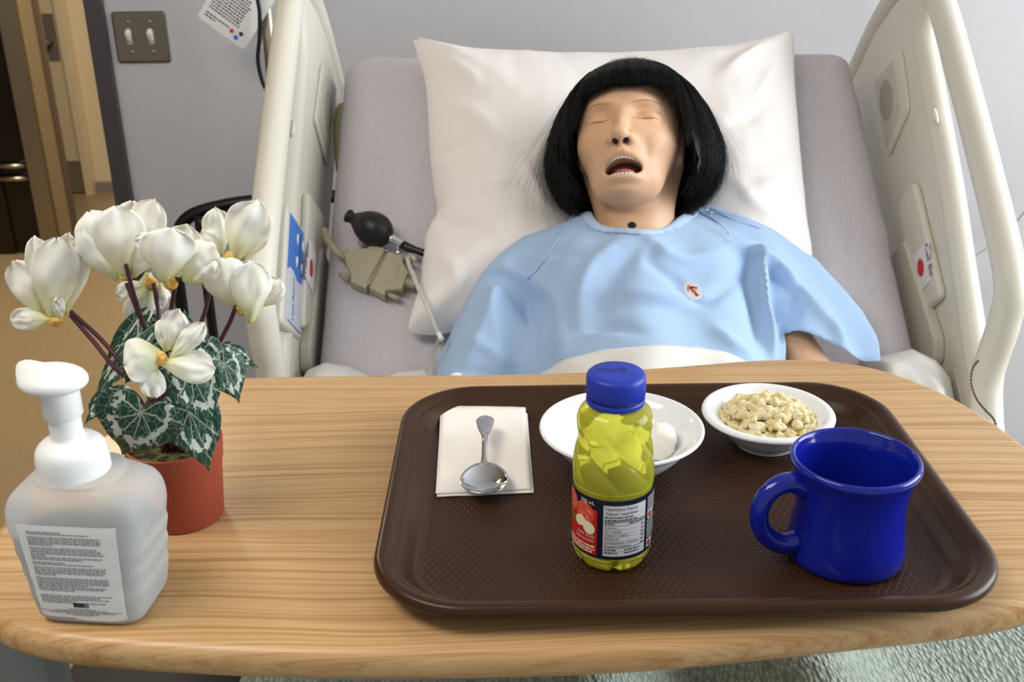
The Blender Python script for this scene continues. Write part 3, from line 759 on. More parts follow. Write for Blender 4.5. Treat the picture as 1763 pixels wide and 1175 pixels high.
def surface_nets(fn, lo, hi, st, keep=None):
    nx, ny, nzz = [int(math.ceil((h-l)/st))+1 for l, h in zip(lo, hi)]
    xs = lo[0]+st*np.arange(nx); ys = lo[1]+st*np.arange(ny); zs = lo[2]+st*np.arange(nzz)
    D = np.empty((nx, ny, nzz), np.float32)
    for i0 in range(0, nx, 24):
        X, Y, Z = np.meshgrid(xs[i0:i0+24], ys, zs, indexing='ij'); D[i0:i0+24] = fn(np.stack([X, Y, Z], -1))
    ins = D < 0
    acc = np.zeros((nx-1, ny-1, nzz-1, 3), np.float32); cnt = np.zeros((nx-1, ny-1, nzz-1), np.float32)
    for ax in range(3):
        for o1 in (0, 1):
            for o2 in (0, 1):
                off = [0, 0, 0]; oth = [a for a in range(3) if a != ax]; off[oth[0]] = o1; off[oth[1]] = o2
                s0 = tuple(slice(off[a], off[a]+[nx, ny, nzz][a]-1) for a in range(3))
                off2 = list(off); off2[ax] = 1
                s1 = tuple(slice(off2[a], off2[a]+[nx, ny, nzz][a]-1) for a in range(3))
                a_, b_ = D[s0], D[s1]; m = (a_ < 0) != (b_ < 0); t_ = np.where(m, a_/(a_-b_+1e-12), 0)
                acc[..., ax] += np.where(m, t_, 0); acc[..., oth[0]] += np.where(m, o1, 0); acc[..., oth[1]] += np.where(m, o2, 0); cnt += m
    act = cnt > 0; idx = -np.ones(act.shape, int); idx[act] = np.arange(act.sum())
    I = np.argwhere(act); P = (I+acc[act]/cnt[act][:, None])*st+np.array(lo)
    Fs = []
    for ax in range(3):
        o1, o2 = [(1, 2), (2, 0), (0, 1)][ax]
        s0 = [slice(None)]*3; s1 = [slice(None)]*3; s0[ax] = slice(0, -1); s1[ax] = slice(1, None)
        a_, b_ = ins[tuple(s0)], ins[tuple(s1)]
        for flip in (False, True):
            E_ = np.argwhere((a_ & ~b_) if not flip else (~a_ & b_))
            E_ = E_[(E_[:, o1] > 0) & (E_[:, o2] > 0) & (E_[:, o1] < act.shape[o1]) & (E_[:, o2] < act.shape[o2])]
            q = []
            for d1, d2 in ((0, 0), (1, 0), (1, 1), (0, 1)):
                e = E_.copy(); e[:, o1] -= 1-d1; e[:, o2] -= 1-d2
                q.append(idx[e[:, 0], e[:, 1], e[:, 2]])
            q = np.stack(q, 1); q = q if not flip else q[:, ::-1]
            Fs.append(q)
    Fs = np.concatenate(Fs); Fs = Fs[(Fs >= 0).all(1)]
    return P, Fs
YC = -15.6
def head_fn(P): return smax(sdf(P), (YC-0.3)-P[..., 1], 0.01)
hv, hf = surface_nets(sdf, (-8.6, YC, -11.2), (8.8, 12.4, 11.6), 0.17)
# shoulders and arms, coarser
def body_fn(P): return sdf(P, False)
lo_, hi_ = np.array([-28, -52, -32.]), np.array([36, -8, 8.])
bv_, bf_ = surface_nets(body_fn, lo_, hi_, 0.9)
inb = (bv_[:, 0] > -8.3) & (bv_[:, 0] < 8.5) & (bv_[:, 1] > YC+1.0) & (bv_[:, 2] > -10.9) & (bv_[:, 2] < 11.3)
bf_ = bf_[~inb[bf_].all(1)]
# shrink the coarse body a hair where both meshes meet, so the fine one shows
bvs = bv_.copy()
Vall, Fall = join([(h2w(hv), hf.tolist()), (h2w(bvs), bf_.tolist())])
m_skin = M('vinyl_skin', '#deb593', 0.42, spec=0.35, sub=0.12, var=(9, '#d9ab88', 0.35, 0.7), bump=(220, 0.06, 0.0006))
man = mo('mannequin', Vall, Fall, m_skin)
prop(man, 'reclining training mannequin with black bob wig, closed eyes, open mouth and blue gown', 'mannequin')
def face_z(x, y, z0=11.5):
    """march onto the face surface along -z"""
    z = z0
    for _ in range(60):
        d = float(sdf(np.array([[x, y, z]]))[0])
        if d < 0.004: break
        z -= d*0.8
    return z
m_crease = M('eyelid_line', '#7a4c34', 0.6)
m_brow = M('brow_line', '#c08e66', 0.6)
for s in (-1, 1):
    pts = []
    for k in range(15):
        e = -1.6+3.2*k/14; x = s*(3.3+e); y = -0.62+0.035*e*e-(0.03 if abs(e) > 1.3 else 0)
        pts.append(h2w((x, y, face_z(x, y)+0.045)))
    mo('eyelid_seam', *tube(pts, [0.0003+0.0005*math.sin(PI*k/14) for k in range(15)], 6), m_crease, man)
    pts = []
    for k in range(13):
        e = -1.9+3.9*k/12; x = s*(3.4+e); y = 1.55+0.35*math.cos(e*0.7)+0.08*e
        pts.append(h2w((x, y, face_z(x, y)+0.03)))
    mo('brow_seam', *tube(pts, [0.0002+0.00045*math.sin(PI*k/12) for k in range(13)], 6), m_brow, man)
# mouth: dark lining, tongue and rows of teeth
m_mouth = M('mouth_lining', '#3a1712', 0.5); m_tongue = M('tongue', '#b5625c', 0.35); m_teeth = M('teeth', '#e6e0d2', 0.25)
def ellmesh(c, r, seg=20, rings=12, cut=None):
    V = []; Fs = []
    for i in range(rings+1):
        ph = PI*i/rings
        for k in range(seg):
            th = 2*PI*k/seg; V.append((c[0]+r[0]*math.sin(ph)*math.cos(th), c[1]+r[1]*math.cos(ph), c[2]+r[2]*math.sin(ph)*math.sin(th)))
    for i in range(rings):
        for k in range(seg): Fs.append((i*seg+k, (i+1)*seg+k, (i+1)*seg+(k+1) % seg, i*seg+(k+1) % seg))
    return np.array(V), Fs
v, f = ellmesh((0, -7.55, 4.3), (2.45, 1.45, 2.6)); mo('mouth_lining', h2w(v), [q[::-1] for q in f], m_mouth, man)
v, f = ellmesh((0.1, -8.3, 6.0), (1.7, 0.75, 2.2)); mo('tongue', h2w(v), f, m_tongue, man)
def teeth(yc, h, r, n, name, zc, up):
    parts = []
    for k in range(n):
        a = -1.15+2.3*k/(n-1); w = r*2.3/(n-1)*0.47
        c = np.array([math.sin(a)*r*1.05, yc+(0.0 if up else 0)+(-0.36 if up else 0.06)*(math.sin(a)**2), zc+r*(math.cos(a)-1)*1.0])
        R = rotm('Y', math.degrees(a)); v, f = box((0, 0, 0), (w*2, h, 0.4), 0.09, 2); parts.append((h2w(v@R.T+c), f))
    mo(name, *join(parts), m_teeth, man)
teeth(-6.36, 0.30, 2.2, 11, 'upper_teeth', 8.25, True)
teeth(-8.62, 0.30, 2.1, 11, 'lower_teeth', 8.0, False)
# nostril and throat openings
m_hole = M('dark_opening', '#1c0a08', 0.7)
for s in (-1, 1):
    v, f = ellmesh((s*0.72, -4.35, 9.30), (0.34, 0.50, 0.34), 14, 8); mo('nostril', h2w(v), f, m_hole, man)
# throat opening: cast a ray through its place in the picture
def body_hit(px, py, y0=1.2):
    a = at_y(px, py, y0); b = at_y(px, py, y0+0.5); d = (b-a)/np.linalg.norm(b-a); p = a.copy()
    for _ in range(80):
        s = float(sdf(w2h(p)[None])[0])*0.01
        if s < 2e-5: break
        p = p+d*s*0.8
    e = 1e-3; g = np.array([float(sdf(w2h(p+e*np.eye(3)[i])[None])[0])-float(sdf(w2h(p-e*np.eye(3)[i])[None])[0]) for i in range(3)])
    return p, g/np.linalg.norm(g)
hp_, hn_ = body_hit(1088, 388)
R_ = np.array(Vector(hn_).to_track_quat('Z', 'Y').to_matrix())
v, f = ellmesh((0, 0, 0), (0.0062, 0.0050, 0.0015), 24, 10); mo('throat_opening', v@R_.T+hp_, f, m_hole, man)

# ---------------------------------------------------------------- wig
from numpy import interp
RXt = ([-11.6, -10.4, -8.2, -5.6, -3, 0, 3.4, 6.2, 8.6, 10.6, 11.9], [7.4, 8.8, 11.0, 12.2, 12.5, 11.9, 10.8, 9.2, 7.0, 4.0, 0.0])
RZt = ([-11.6, -8.6, -3, 0, 3.4, 6.2, 8.6, 10.6, 11.9], [7.5, 8.6, 9.8, 10.4, 11.0, 10.4, 8.6, 5.2, 0.0])
def hair_pt(th, y, k):
    rx = interp(y, *RXt); rz = interp(y, *RZt)
    return np.array([0.5+k*rx*math.sin(th), y, -2.0+k*rz*math.cos(th)])
def end_y(th):
    d = abs(math.degrees(th))
    y = interp(d, [0, 24, 34, 42, 50, 60, 180], [3.5, 3.6, 3.0, 1.2, -4.0, -9.2, -10.6])
    return y
m_hair = M('black_hair', '#060607', 0.38, spec=0.35)
parts = []
# dense under layer: cap and side curtains
def hair_shell(k0, th0, th1, nth, y1fn, ny=22):
    V = []; Fs = []
    for i in range(nth+1):
        th = th0+(th1-th0)*i/nth; ye = y1fn(th)
        for j in range(ny+1):
            y = 11.85+(ye-11.85)*(j/ny)**1.15
            p = hair_pt(th, y, k0)+0.12*np.array([mnoise.noise((th*22, y*.2, 1)), 0, mnoise.noise((th*22, y*.2, 5))])
            V.append(p)
    for i in range(nth):
        for j in range(ny): a = i*(ny+1)+j; Fs.append((a, a+1, a+ny+2, a+ny+1))
    return np.array(V), Fs
rg = random.Random(3)
parts.append(hair_shell(0.955, -PI, PI, 220, lambda t_: end_y(t_)+0.5))
parts.append(hair_shell(0.80, math.radians(54), math.radians(150), 90, lambda t_: end_y(t_)+1.0))
parts.append(hair_shell(0.80, -math.radians(150), -math.radians(54), 90, lambda t_: end_y(t_)+1.0))
def strand(P, r):
    P = np.asarray(P); n = len(P); t_ = np.gradient(P, axis=0); t_ /= np.linalg.norm(t_, axis=1)[:, None]+1e-9
    ref = np.array([0.3, 0.2, 0.93]); a = np.cross(t_, ref); a /= np.linalg.norm(a, axis=1)[:, None]+1e-9; b = np.cross(t_, a)
    rr_ = (r*(1-0.75*np.linspace(0, 1, n)**3))[:, None]
    V = np.stack([P+a*rr_, P+rr_*(-0.5*a+0.87*b), P+rr_*(-0.5*a-0.87*b)], 1).reshape(-1, 3)
    return V
SV = []; SF = []; off = 0
def add_strand(P, r):
    global off
    V = strand(P, r); n = len(P); SV.append(V)
    i = np.arange(n-1)[:, None]*3; k = np.array([0, 1, 2]); k2 = np.array([1, 2, 0])
    q = np.stack([i+k, i+k2, i+3+k2, i+3+k], -1).reshape(-1, 4)+off; SF.append(q); off += len(V)
for s in range(5200):
    th = rg.uniform(-PI*0.80, PI*0.80) if s > 1500 else rg.uniform(-0.85, 0.85)
    d = abs(math.degrees(th)); ye = end_y(th)+rg.gauss(0, 0.22 if d < 40 else 0.6)
    clump = math.floor(th*26); cr = random.Random(clump*7+1)
    k = 0.985+0.055*rg.random()
    if d > 50: k = 0.80+0.235*math.sqrt(rg.random())
    if d > 46 and th < 0: k *= 1.0+0.03*cr.random()
    tw = cr.gauss(0, 0.03)+rg.gauss(0, 0.018); bend = (cr.gauss(0, 0.5)+rg.gauss(0, 0.25))*(1.0 if d > 45 else 0.25)
    n = 14 if d > 45 else 9; P = []
    y0 = 11.8-rg.random()*0.5
    for j in range(n+1):
        u = j/n; y = y0+(ye-y0)*u**1.1
        p = hair_pt(th+tw*u*u*3, y, k)
        p = p+np.array([bend*u**3, 0, 0.3*bend*u**2]); P.append(p)
    add_strand(P, 0.050)
for s in range(420):    # loose flyaway hairs, most on the left of the picture
    left = rg.random() < 0.7
    th = (-1 if left else 1)*rg.uniform(0.9, 2.0); k = 1.0; ye = end_y(th)+rg.gauss(0.5, 1.5); u0 = rg.uniform(0.2, 0.5); amp = abs(rg.gauss(0, 1.7 if left else 1.0)); curl = rg.uniform(-2, 2); P = []
    for j in range(18):
        u = j/17; y = 11.5+(ye-11.5)*u; p = hair_pt(th, y, k); w = max(0, u-u0)
        p = p+np.array([(-1 if left else 1)*amp*3.2*w**1.5, 2.0*w*math.sin(curl*3*w+curl), 0.6*math.sin(curl*2+5*w)*w]); P.append(p)
    add_strand(P, 0.016)
for s in range(60):
    th = rg.uniform(-1.2, 1.2); P = []; c_ = rg.uniform(0.5, 1.4)
    for j in range(10):
        u = j/9; P.append(hair_pt(th, 11.9-2.6*u, 1.0+0.06*c_*math.sin(PI*u))+np.array([u*rg.uniform(-.05, .05), 0.25*c_*math.sin(PI*u), 0]))
    add_strand(P, 0.014)
parts.append((np.concatenate(SV), np.concatenate(SF).tolist()))
hv2, hf2 = join(parts)
mo('wig', h2w(hv2), hf2, m_hair, man, label='black bob wig with a straight fringe')

# ---------------------------------------------------------------- gown
gown = mo('gown', *solid(GV, gf, gn, 0.0012), m_gown, man, label='light blue short sleeved cotton gown')
# neckband, pleated
nb_ = spline(np.array([onto(px, py, HG) for px, py in gl]), 7)
tg = np.gradient(nb_, axis=0); tg /= np.linalg.norm(tg, axis=1)[:, None]; dn = np.stack([-tg[:, 1], tg[:, 0]], 1)
if dn[len(dn)//2][1] > 0: dn = -dn
V = []; K = 7; W_ = 0.014
for i, (p, d) in enumerate(zip(nb_, dn)):
    for k in range(K):
        u = k/(K-1); q = p+d*(W_*u-0.002)
        u_mid = i/len(nb_); pl = 0.0011*math.sin(i*2.1)*u*(1 if 0.25 < u_mid < 0.8 else 0.2)
        V.append(bp(q[0], q[1], float(RS.sample(HG, q[0], q[1]))+0.0022*math.sin(PI*min(1, u+0.15))+0.0015+pl))
Fb_ = [(i*K+k, i*K+k+1, (i+1)*K+k+1, (i+1)*K+k) for i in range(len(nb_)-1) for k in range(K-1)]
mo('neckband', *solid(np.array(V), Fb_, gn, 0.003), m_gownband, gown)
def gseam(pts, r, name, mat=m_gownband, lift=0.0012):
    q = spline(np.array([onto(px, py, HG) for px, py in pts]), 6)
    return mo(name, *tube([bp(a, b, float(RS.sample(HG, a, b))+lift) for a, b in q], r, 6), mat, gown)
gseam([(990, 375), (967, 408), (938, 448), (907, 482)], 0.0011, 'sleeve_seam')
gseam([(1204, 366), (1240, 392), (1262, 428)], 0.0011, 'sleeve_seam')
gseam([(1228, 362), (1262, 380), (1310, 395)], 0.0009, 'sleeve_seam')
for px, py in ((1221, 366), (990, 377)):
    a, b = onto(px, py, HG); n0 = float(RS.sample(HG, a, b))+0.0025
    c_ = [bp(a+0.0042*math.cos(t_), b+0.0042*math.sin(t_), n0) for t_ in np.linspace(0, 2*PI, 20, endpoint=False)]
    mo('snap_ring', *tube(c_, 0.0008, 6, closed=True), m_chrome, gown)
# round badge with a red running figure
m_redf = M('badge_red', '#c4202a', 0.6)
a, b = onto(1192, 505, HG); n0 = float(RS.sample(HG, a, b)); e = 0.004
gx = (float(RS.sample(HG, a+e, b))-float(RS.sample(HG, a-e, b)))/(2*e); gy = (float(RS.sample(HG, a, b+e))-float(RS.sample(HG, a, b-e)))/(2*e)
def badge_fr(A):
    ca, sa = 1.0, 0.0
    u = a+A[:, 0]*ca-A[:, 1]*sa; v = b+A[:, 0]*sa+A[:, 1]*ca
    return bp(u, v, n0+0.004+gx*(u-a)+gy*(v-b)+A[:, 2])
an = np.linspace(0, 2*PI, 32, endpoint=False)
mo('badge', *slab(np.column_stack([0.0092*np.cos(an)*math.cos(.5)-0.0160*np.sin(an)*math.sin(.5), 0.0092*np.cos(an)*math.sin(.5)+0.0160*np.sin(an)*math.cos(.5)]), 0, 0.0012, 0.0005, badge_fr), m_white, gown, label='small oval white badge with a red figure')
figs = []
def blob(px, w=0.0016):
    q = np.array(px)*0.001; P = np.column_stack([q, np.full(len(q), 0.0016)]); figs.append(tube(badge_fr(P), w/2, 6, flat=None))
blob([(-5.8, 8.6), (-5.2, 8.0)], 0.0036); blob([(-4.6, 6.0), (-1.5, 6.0), (2.0, 4.2), (5.4, 2.2)], 0.0019); blob([(-6.2, 6.0), (-6.6, 3.0), (-6.2, 0.2)], 0.0014)
blob([(-4.4, 5.4), (-2.4, 2.2), (0.3, -1.6)], 0.0022); blob([(-2.6, 4.8), (1.0, 2.6)], 0.0020); blob([(-1.5, -1.2), (1.6, -0.8), (4.3, 0.0)], 0.0014)
blob([(0.4, -1.6), (2.4, -5.6), (4.0, -9.8)], 0.0021); blob([(1.2, -2.4), (3.8, -5.6), (6.6, -9.0)], 0.0018)
mo('badge_figure', *join(figs), m_redf, gown)
# white wrist tag button at the sleeve end
a, b = onto(786, 659, HG); nn_ = float(RS.sample(HG, a, b))
mo('arm_port', *lathe([(0.0, 0.0), (0.010, 0.0), (0.0115, 0.002), (0.010, 0.004), (0, 0.0045)], 24, bp(a, b, nn_+0.003), rot=np.array(Vector((0.1, -0.9, 0.5)).to_track_quat('Z', 'Y').to_matrix())), m_white, man, label='white round port at the elbow')
# ================================================================ sheets
HSb = RS.drape(np.maximum(HB+0.004, HP+0.004), 26)
HS0 = np.maximum(RS.blur(np.where(RS.X < 0.40, HG, HSb), 3)+0.006, 0.01)
sh_px_top = [(500, 690), (512, 668), (530, 640), (560, 628), (600, 632), (640, 652), (655, 656), (690, 642), (735, 637), (752, 655), (800, 690), (880, 690), (905, 662), (940, 642), (985, 621), (1040, 606), (1100, 602), (1150, 600), (1200, 603), (1245, 612), (1280, 628), (1300, 645), (1330, 700), (1470, 720), (1506, 690), (1512, 640), (1506, 578), (1535, 588), (1570, 602), (1610, 626), (1634, 655), (1642, 700), (1650, 760)]
SP = [onto(px, py, HG) for px, py in sh_px_top]
SP = [(x, v) for x, v in SP]+[(SP[-1][0]-0.01, -0.42), (SP[0][0]+0.0, -0.42)]
SP = np.array(SP)
HS = HS0.copy()
for pts, w, a in (([(540, 660), (570, 645), (610, 650)], .010, .020), ([(530, 690), (560, 660), (600, 640)], .012, .015), ([(650, 690), (690, 655), (740, 650)], .013, .022), ([(1530, 690), (1545, 640), (1530, 600)], .012, .016), ([(1580, 690), (1590, 650), (1560, 610)], .012, .014), ([(1620, 690), (1625, 660), (1600, 625)], .012, .022),
                  ([(950, 655), (1050, 640), (1180, 625), (1250, 640)], .008, .004), ([(1080, 660), (1150, 630), (1230, 625)], .006, .004), ([(940, 660), (1000, 640), (1090, 625)], .006, -.004)):
    HS = ridge(HS, pts, w, a, 0.08)
sv, sf = fill_poly(SP, 0.008)
hh = RS.sample(HS, sv[:, 0], sv[:, 1]); dd = seg_dist(sv, SP)
hh = np.where(hh < 0.05, hh+0.03*np.clip(dd/0.03, 0, 1), hh)+0.004*np.clip(dd/0.01, 0, 1)
hh += np.array([mnoise.noise((a*20, b*16, 4.3))*0.004 for a, b in sv])
SVt = bp(sv[:, 0], sv[:, 1], hh)
o = mo('bed_sheet', *solid(SVt, sf, gn, 0.002), m_topsheet); prop(o, 'rumpled white top sheet across the lap behind the table', 'sheet')
# green woven blanket over the legs
m_blank = M('green_woven', '#a8b8a6', 0.9, sheen=0.2)
nt = m_blank.node_tree; b = nt.nodes['Principled BSDF']; tc = nt.nodes.new('ShaderNodeTexCoord')
vo = nt.nodes.new('ShaderNodeTexVoronoi'); vo.inputs['Scale'].default_value = 230; mp = nt.nodes.new('ShaderNodeMapping'); mp.inputs['Scale'].default_value = (1, 0.45, 1)
nt.links.new(tc.outputs['Object'], mp.inputs['Vector']); nt.links.new(mp.outputs['Vector'], vo.inputs['Vector'])
bu = nt.nodes.new('ShaderNodeBump'); bu.inputs['Strength'].default_value = 1; bu.inputs['Distance'].default_value = 0.003; bu.invert = True
nt.links.new(vo.outputs['Distance'], bu.inputs['Height']); nt.links.new(bu.outputs['Normal'], b.inputs['Normal'])
rp = nt.nodes.new('ShaderNodeValToRGB'); rp.color_ramp.elements[0].color = lin('#b7beb1'); rp.color_ramp.elements[1].color = lin('#7f8a7d'); rp.color_ramp.elements[0].position = 0.1; rp.color_ramp.elements[1].position = 0.7
nt.links.new(vo.outputs['Distance'], rp.inputs['Fac']); nt.links.new(rp.outputs['Color'], b.inputs['Base Color'])
xs_ = np.arange(-0.32, 0.661, 0.012); ys_ = np.arange(-0.3, 1.16, 0.014)
Vb = []
for yy in ys_:
    for xx in xs_:
        leg = max(math.exp(-((xx-0.07)/0.085)**2), math.exp(-((xx-0.29)/0.085)**2))
        z = 0.812+0.105*leg+0.006*mnoise.noise((xx*9, yy*5, 0))
        e = max(0, (abs(xx-XC-0.01)-0.45)/0.04); z -= 0.10*e*e*0.5
        Vb.append((xx, yy, z))
nx_ = len(xs_); Fb = [(j*nx_+i, j*nx_+i+1, (j+1)*nx_+i+1, (j+1)*nx_+i) for j in range(len(ys_)-1) for i in range(nx_-1)]
o = mo('blanket', *solid(Vb, Fb, (0, 0, 1), 0.006), m_blank); prop(o, 'pale green woven blanket on the bed below the table', 'blanket')

# ================================================================ pressure bulb, connectors, tubing
def rowpath(pts, n0): return [bp(*on_back(px, py, n0), n0) for px, py in pts]
bulb = thing('pressure_bulb', 'black rubber squeeze bulb with chrome valve lying on the mattress', 'squeeze bulb', bp(*on_back(640, 395, 0.0), 0.0))
bn = 0.032
A_ = np.array(bp(*on_back(598, 371, bn), bn)); B_ = np.array(bp(*on_back(674, 411, bn), bn)); ax_ = B_-A_; L_ = np.linalg.norm(ax_)
prof = smooth_prof([(0.0, 0), (0.10, 0.0), (0.13, 0.03), (0.105, 0.12), (0.15, 0.2), (0.27, 0.38), (0.325, 0.58), (0.30, 0.76), (0.2, 0.9), (0.1, 0.97), (0.09, 1.0)], 5)
rot = np.array(Vector(ax_).to_track_quat('Z', 'Y').to_matrix())
v, f = lathe([(max(a, 0)*L_, b_*L_) for a, b_ in prof], 32, A_, rot=rot); mo('bulb', v, f, M('black_rubber', '#101112', 0.4), bulb)
C_ = np.array(bp(*on_back(697, 424, bn), bn)); u_ = (C_-B_)/np.linalg.norm(C_-B_)
lv = np.linalg.norm(C_-B_)
mo('valve', *lathe([(0.0, 0), (0.0065, 0), (0.0072, 0.001), (0.0072, 0.006), (0.0062, 0.007), (0.0066, lv*0.75), (0.005, lv*0.85), (0.005, lv)], 24, B_-u_*0.003, rot=rot), m_chrome, bulb)
mo('valve_screw', *join([tube([B_+u_*lv*.5, B_+u_*lv*.5-gn*0.0+np.array([0.0, -0.004, -0.012])], 0.0035, 12), tube([B_+u_*lv*.5+np.array([0, -0.004, -0.012]), B_+u_*lv*.5+np.array([0, -0.005, -0.017])], 0.0065, 16)]), m_chrome, bulb)
D_ = np.array(bp(*on_back(735, 438, bn), bn))
mo('hose', *tube([C_-u_*0.004, C_+u_*0.004, (C_+D_)/2, D_, D_+u_*0.03], [0.0075, 0.0075, 0.0055, 0.0065, 0.0065], 14), m_black, bulb)

m_conn = M('olive_connector', '#a39c82', 0.5)
conn = thing('cable_connector', 'pair of joined grey multi-pin cable connectors below the black bulb', 'connector', bp(*on_back(650, 465, 0), 0))
def cpoly(px, n0, n1, name, mat=m_conn, r=0.003, label=None, rnd=None):
    P = np.array([on_back(a, b_, n1) for a, b_ in px])
    fr_ = lambda A: bp(A[:, 0], A[:, 1], A[:, 2])
    return mo(name, *slab(P, n0, n1, r, fr_), mat, conn, flatang=50, label=label)
cpx = lambda L: [(530+a/3.4556, 340+b_/3.4556) for a, b_ in L]
cpoly(cpx([(210, 325), (355, 295), (375, 275), (462, 303), (345, 540), (250, 500), (255, 460), (225, 385)]), 0.006, 0.026, 'plug')
cpoly(cpx([(475, 315), (572, 355), (565, 380), (598, 440), (560, 545), (465, 550), (455, 585), (362, 535)]), 0.006, 0.026, 'plug')
cpoly(cpx([(445, 335), (478, 320), (370, 520), (340, 515)]), 0.008, 0.0266, 'pin_shell', m_steel, 0.001, label='bare metal shell between the plugs')
cpoly(cpx([(250, 352), (350, 320), (345, 345), (290, 425), (262, 418)]), 0.0255, 0.0268, 'moulded_panel', m_conn, 0.0006)
cpoly(cpx([(500, 405), (548, 405), (520, 490), (470, 500)]), 0.0255, 0.0268, 'moulded_panel', m_conn, 0.0006)
for a, b_ in (((305, 265), (362, 288)), ((190, 455), (250, 490)), ((470, 575), (545, 605)), ((575, 372), (615, 395))):
    q = cpx([a, b_]); mo('thumbscrew', *tube(rowpath(q, 0.014), 0.0045, 10), m_conn, conn)
for pts in ([(455, 312), (472, 325)], [(340, 520), (360, 535)]):
    mo('screw_post', *tube(rowpath(cpx(pts), 0.018), 0.0035, 10), m_chrome, conn)
for base, tip in (((245, 345), (195, 355)), ((560, 500), (640, 520))):
    q = cpx([base, tip]); P = rowpath(q, 0.015); P0, P1 = np.array(P[0]), np.array(P[1]); rr = []
    for k in range(5): rr.append(tube([P0+(P1-P0)*k/5, P0+(P1-P0)*(k+0.55)/5], 0.0105-0.0007*k, 14))
    rr.append(tube([P0, P1], 0.0075, 12)); mo('strain_relief', *join(rr), m_conn, conn, flatang=40)
mo('cable', *tube(spline(rowpath(cpx([(200, 352), (150, 300), (110, 240), (95, 190)]), 0.012), 8), 0.0058, 12), m_conn, conn)
mo('cable', *tube(spline(rowpath(cpx([(635, 520), (690, 540), (760, 580)]), 0.012), 8), 0.0062, 12), m_conn, conn)
m_clear = M('clear_tubing', '#e8e8e0', 0.12, trans=0.55, ior=1.2, alpha=0.85)
pa = [(715, 447), (706, 440), (702, 450), (712, 475), (724, 505), (738, 535), (748, 560), (758, 580)]
def liftp(px, py, n0): return bp(*on_back(px, py, n0), n0)
P = [liftp(px, py, 0.04+0.07*min(1, max(0, i-1)/4)) for i, (px, py) in enumerate(pa)]
tb = thing('clear_tube', 'clear plastic tube running past the pillow corner beside the blue sleeve', 'tube', P[-1])
mo('wide_tube', *tube(spline(P, 6), 0.0032, 10), m_clear, tb)
P2_ = [P[-1]]+[liftp(px, py, n0) for px, py, n0 in ((752, 592, .09), (744, 615, .06), (741, 640, .05), (745, 665, .06))]
mo('thin_tube', *tube(spline(P2_, 6), 0.0020, 8), m_clear, tb)
mo('joint', *tube([P[-2]*0.3+P[-1]*0.7, P[-1]+(P[-1]-P[-2])*0.3], 0.0038, 12), m_white, tb)
# ================================================================ overbed table
def wood(name):
    m = bpy.data.materials.new(name); m.use_nodes = True; nt = m.node_tree; b = nt.nodes['Principled BSDF']
    b.inputs['Roughness'].default_value = 0.33; b.inputs['Specular IOR Level'].default_value = 0.45
    tc = nt.nodes.new('ShaderNodeTexCoord'); N = nt.nodes.new; L = nt.links.new
    # slow wander of the grain
    m0 = N('ShaderNodeMapping'); m0.inputs['Scale'].default_value = (2.2, 7.0, 1.0); L(tc.outputs['Object'], m0.inputs['Vector'])
    n0 = N('ShaderNodeTexNoise'); n0.inputs['Scale'].default_value = 1.0; n0.inputs['Detail'].default_value = 2; L(m0.outputs['Vector'], n0.inputs['Vector'])
    mul = N('ShaderNodeVectorMath'); mul.operation = 'MULTIPLY'; mul.inputs[1].default_value = (0, 0.055, 0); L(n0.outputs['Color'], mul.inputs[0])
    ad = N('ShaderNodeVectorMath'); ad.operation = 'ADD'; L(tc.outputs['Object'], ad.inputs[0]); L(mul.outputs[0], ad.inputs[1])
    m1 = N('ShaderNodeMapping'); m1.inputs['Scale'].default_value = (1.3, 270, 60); L(ad.outputs[0], m1.inputs['Vector'])
    n1 = N('ShaderNodeTexNoise'); n1.inputs['Scale'].default_value = 1.0; n1.inputs['Detail'].default_value = 3; n1.inputs['Roughness'].default_value = 0.55; L(m1.outputs['Vector'], n1.inputs['Vector'])
    m2 = N('ShaderNodeMapping'); m2.inputs['Scale'].default_value = (10, 1300, 260); L(ad.outputs[0], m2.inputs['Vector'])
    n2 = N('ShaderNodeTexNoise'); n2.inputs['Scale'].default_value = 1.0; n2.inputs['Detail'].default_value = 2; L(m2.outputs['Vector'], n2.inputs['Vector'])
    r = N('ShaderNodeValToRGB'); e = r.color_ramp.elements
    e[0].position = 0.36; e[0].color = lin('#b08554'); e[1].position = 0.56; e[1].color = lin('#c8a473')
    k = e.new(0.45); k.color = lin('#be9565')
    L(n1.outputs['Fac'], r.inputs['Fac'])
    r2 = N('ShaderNodeValToRGB'); r2.color_ramp.elements[0].position = 0.30; r2.color_ramp.elements[0].color = (0.72, 0.66, 0.58, 1); r2.color_ramp.elements[1].position = 0.48; r2.color_ramp.elements[1].color = (1, 1, 1, 1)
    L(n2.outputs['Fac'], r2.inputs['Fac'])
    mx = N('ShaderNodeMixRGB'); mx.blend_type = 'MULTIPLY'; mx.inputs[0].default_value = 0.8; L(r.outputs['Color'], mx.inputs[1]); L(r2.outputs['Color'], mx.inputs[2])
    L(mx.outputs[0], b.inputs['Base Color'])
    bu = N('ShaderNodeBump'); bu.inputs['Strength'].default_value = 0.12; bu.inputs['Distance'].default_value = 0.0003; L(n2.outputs['Fac'], bu.inputs['Height']); L(bu.outputs['Normal'], b.inputs['Normal'])
    return m
m_wood = wood('oak_laminate')
ZT = 1.13
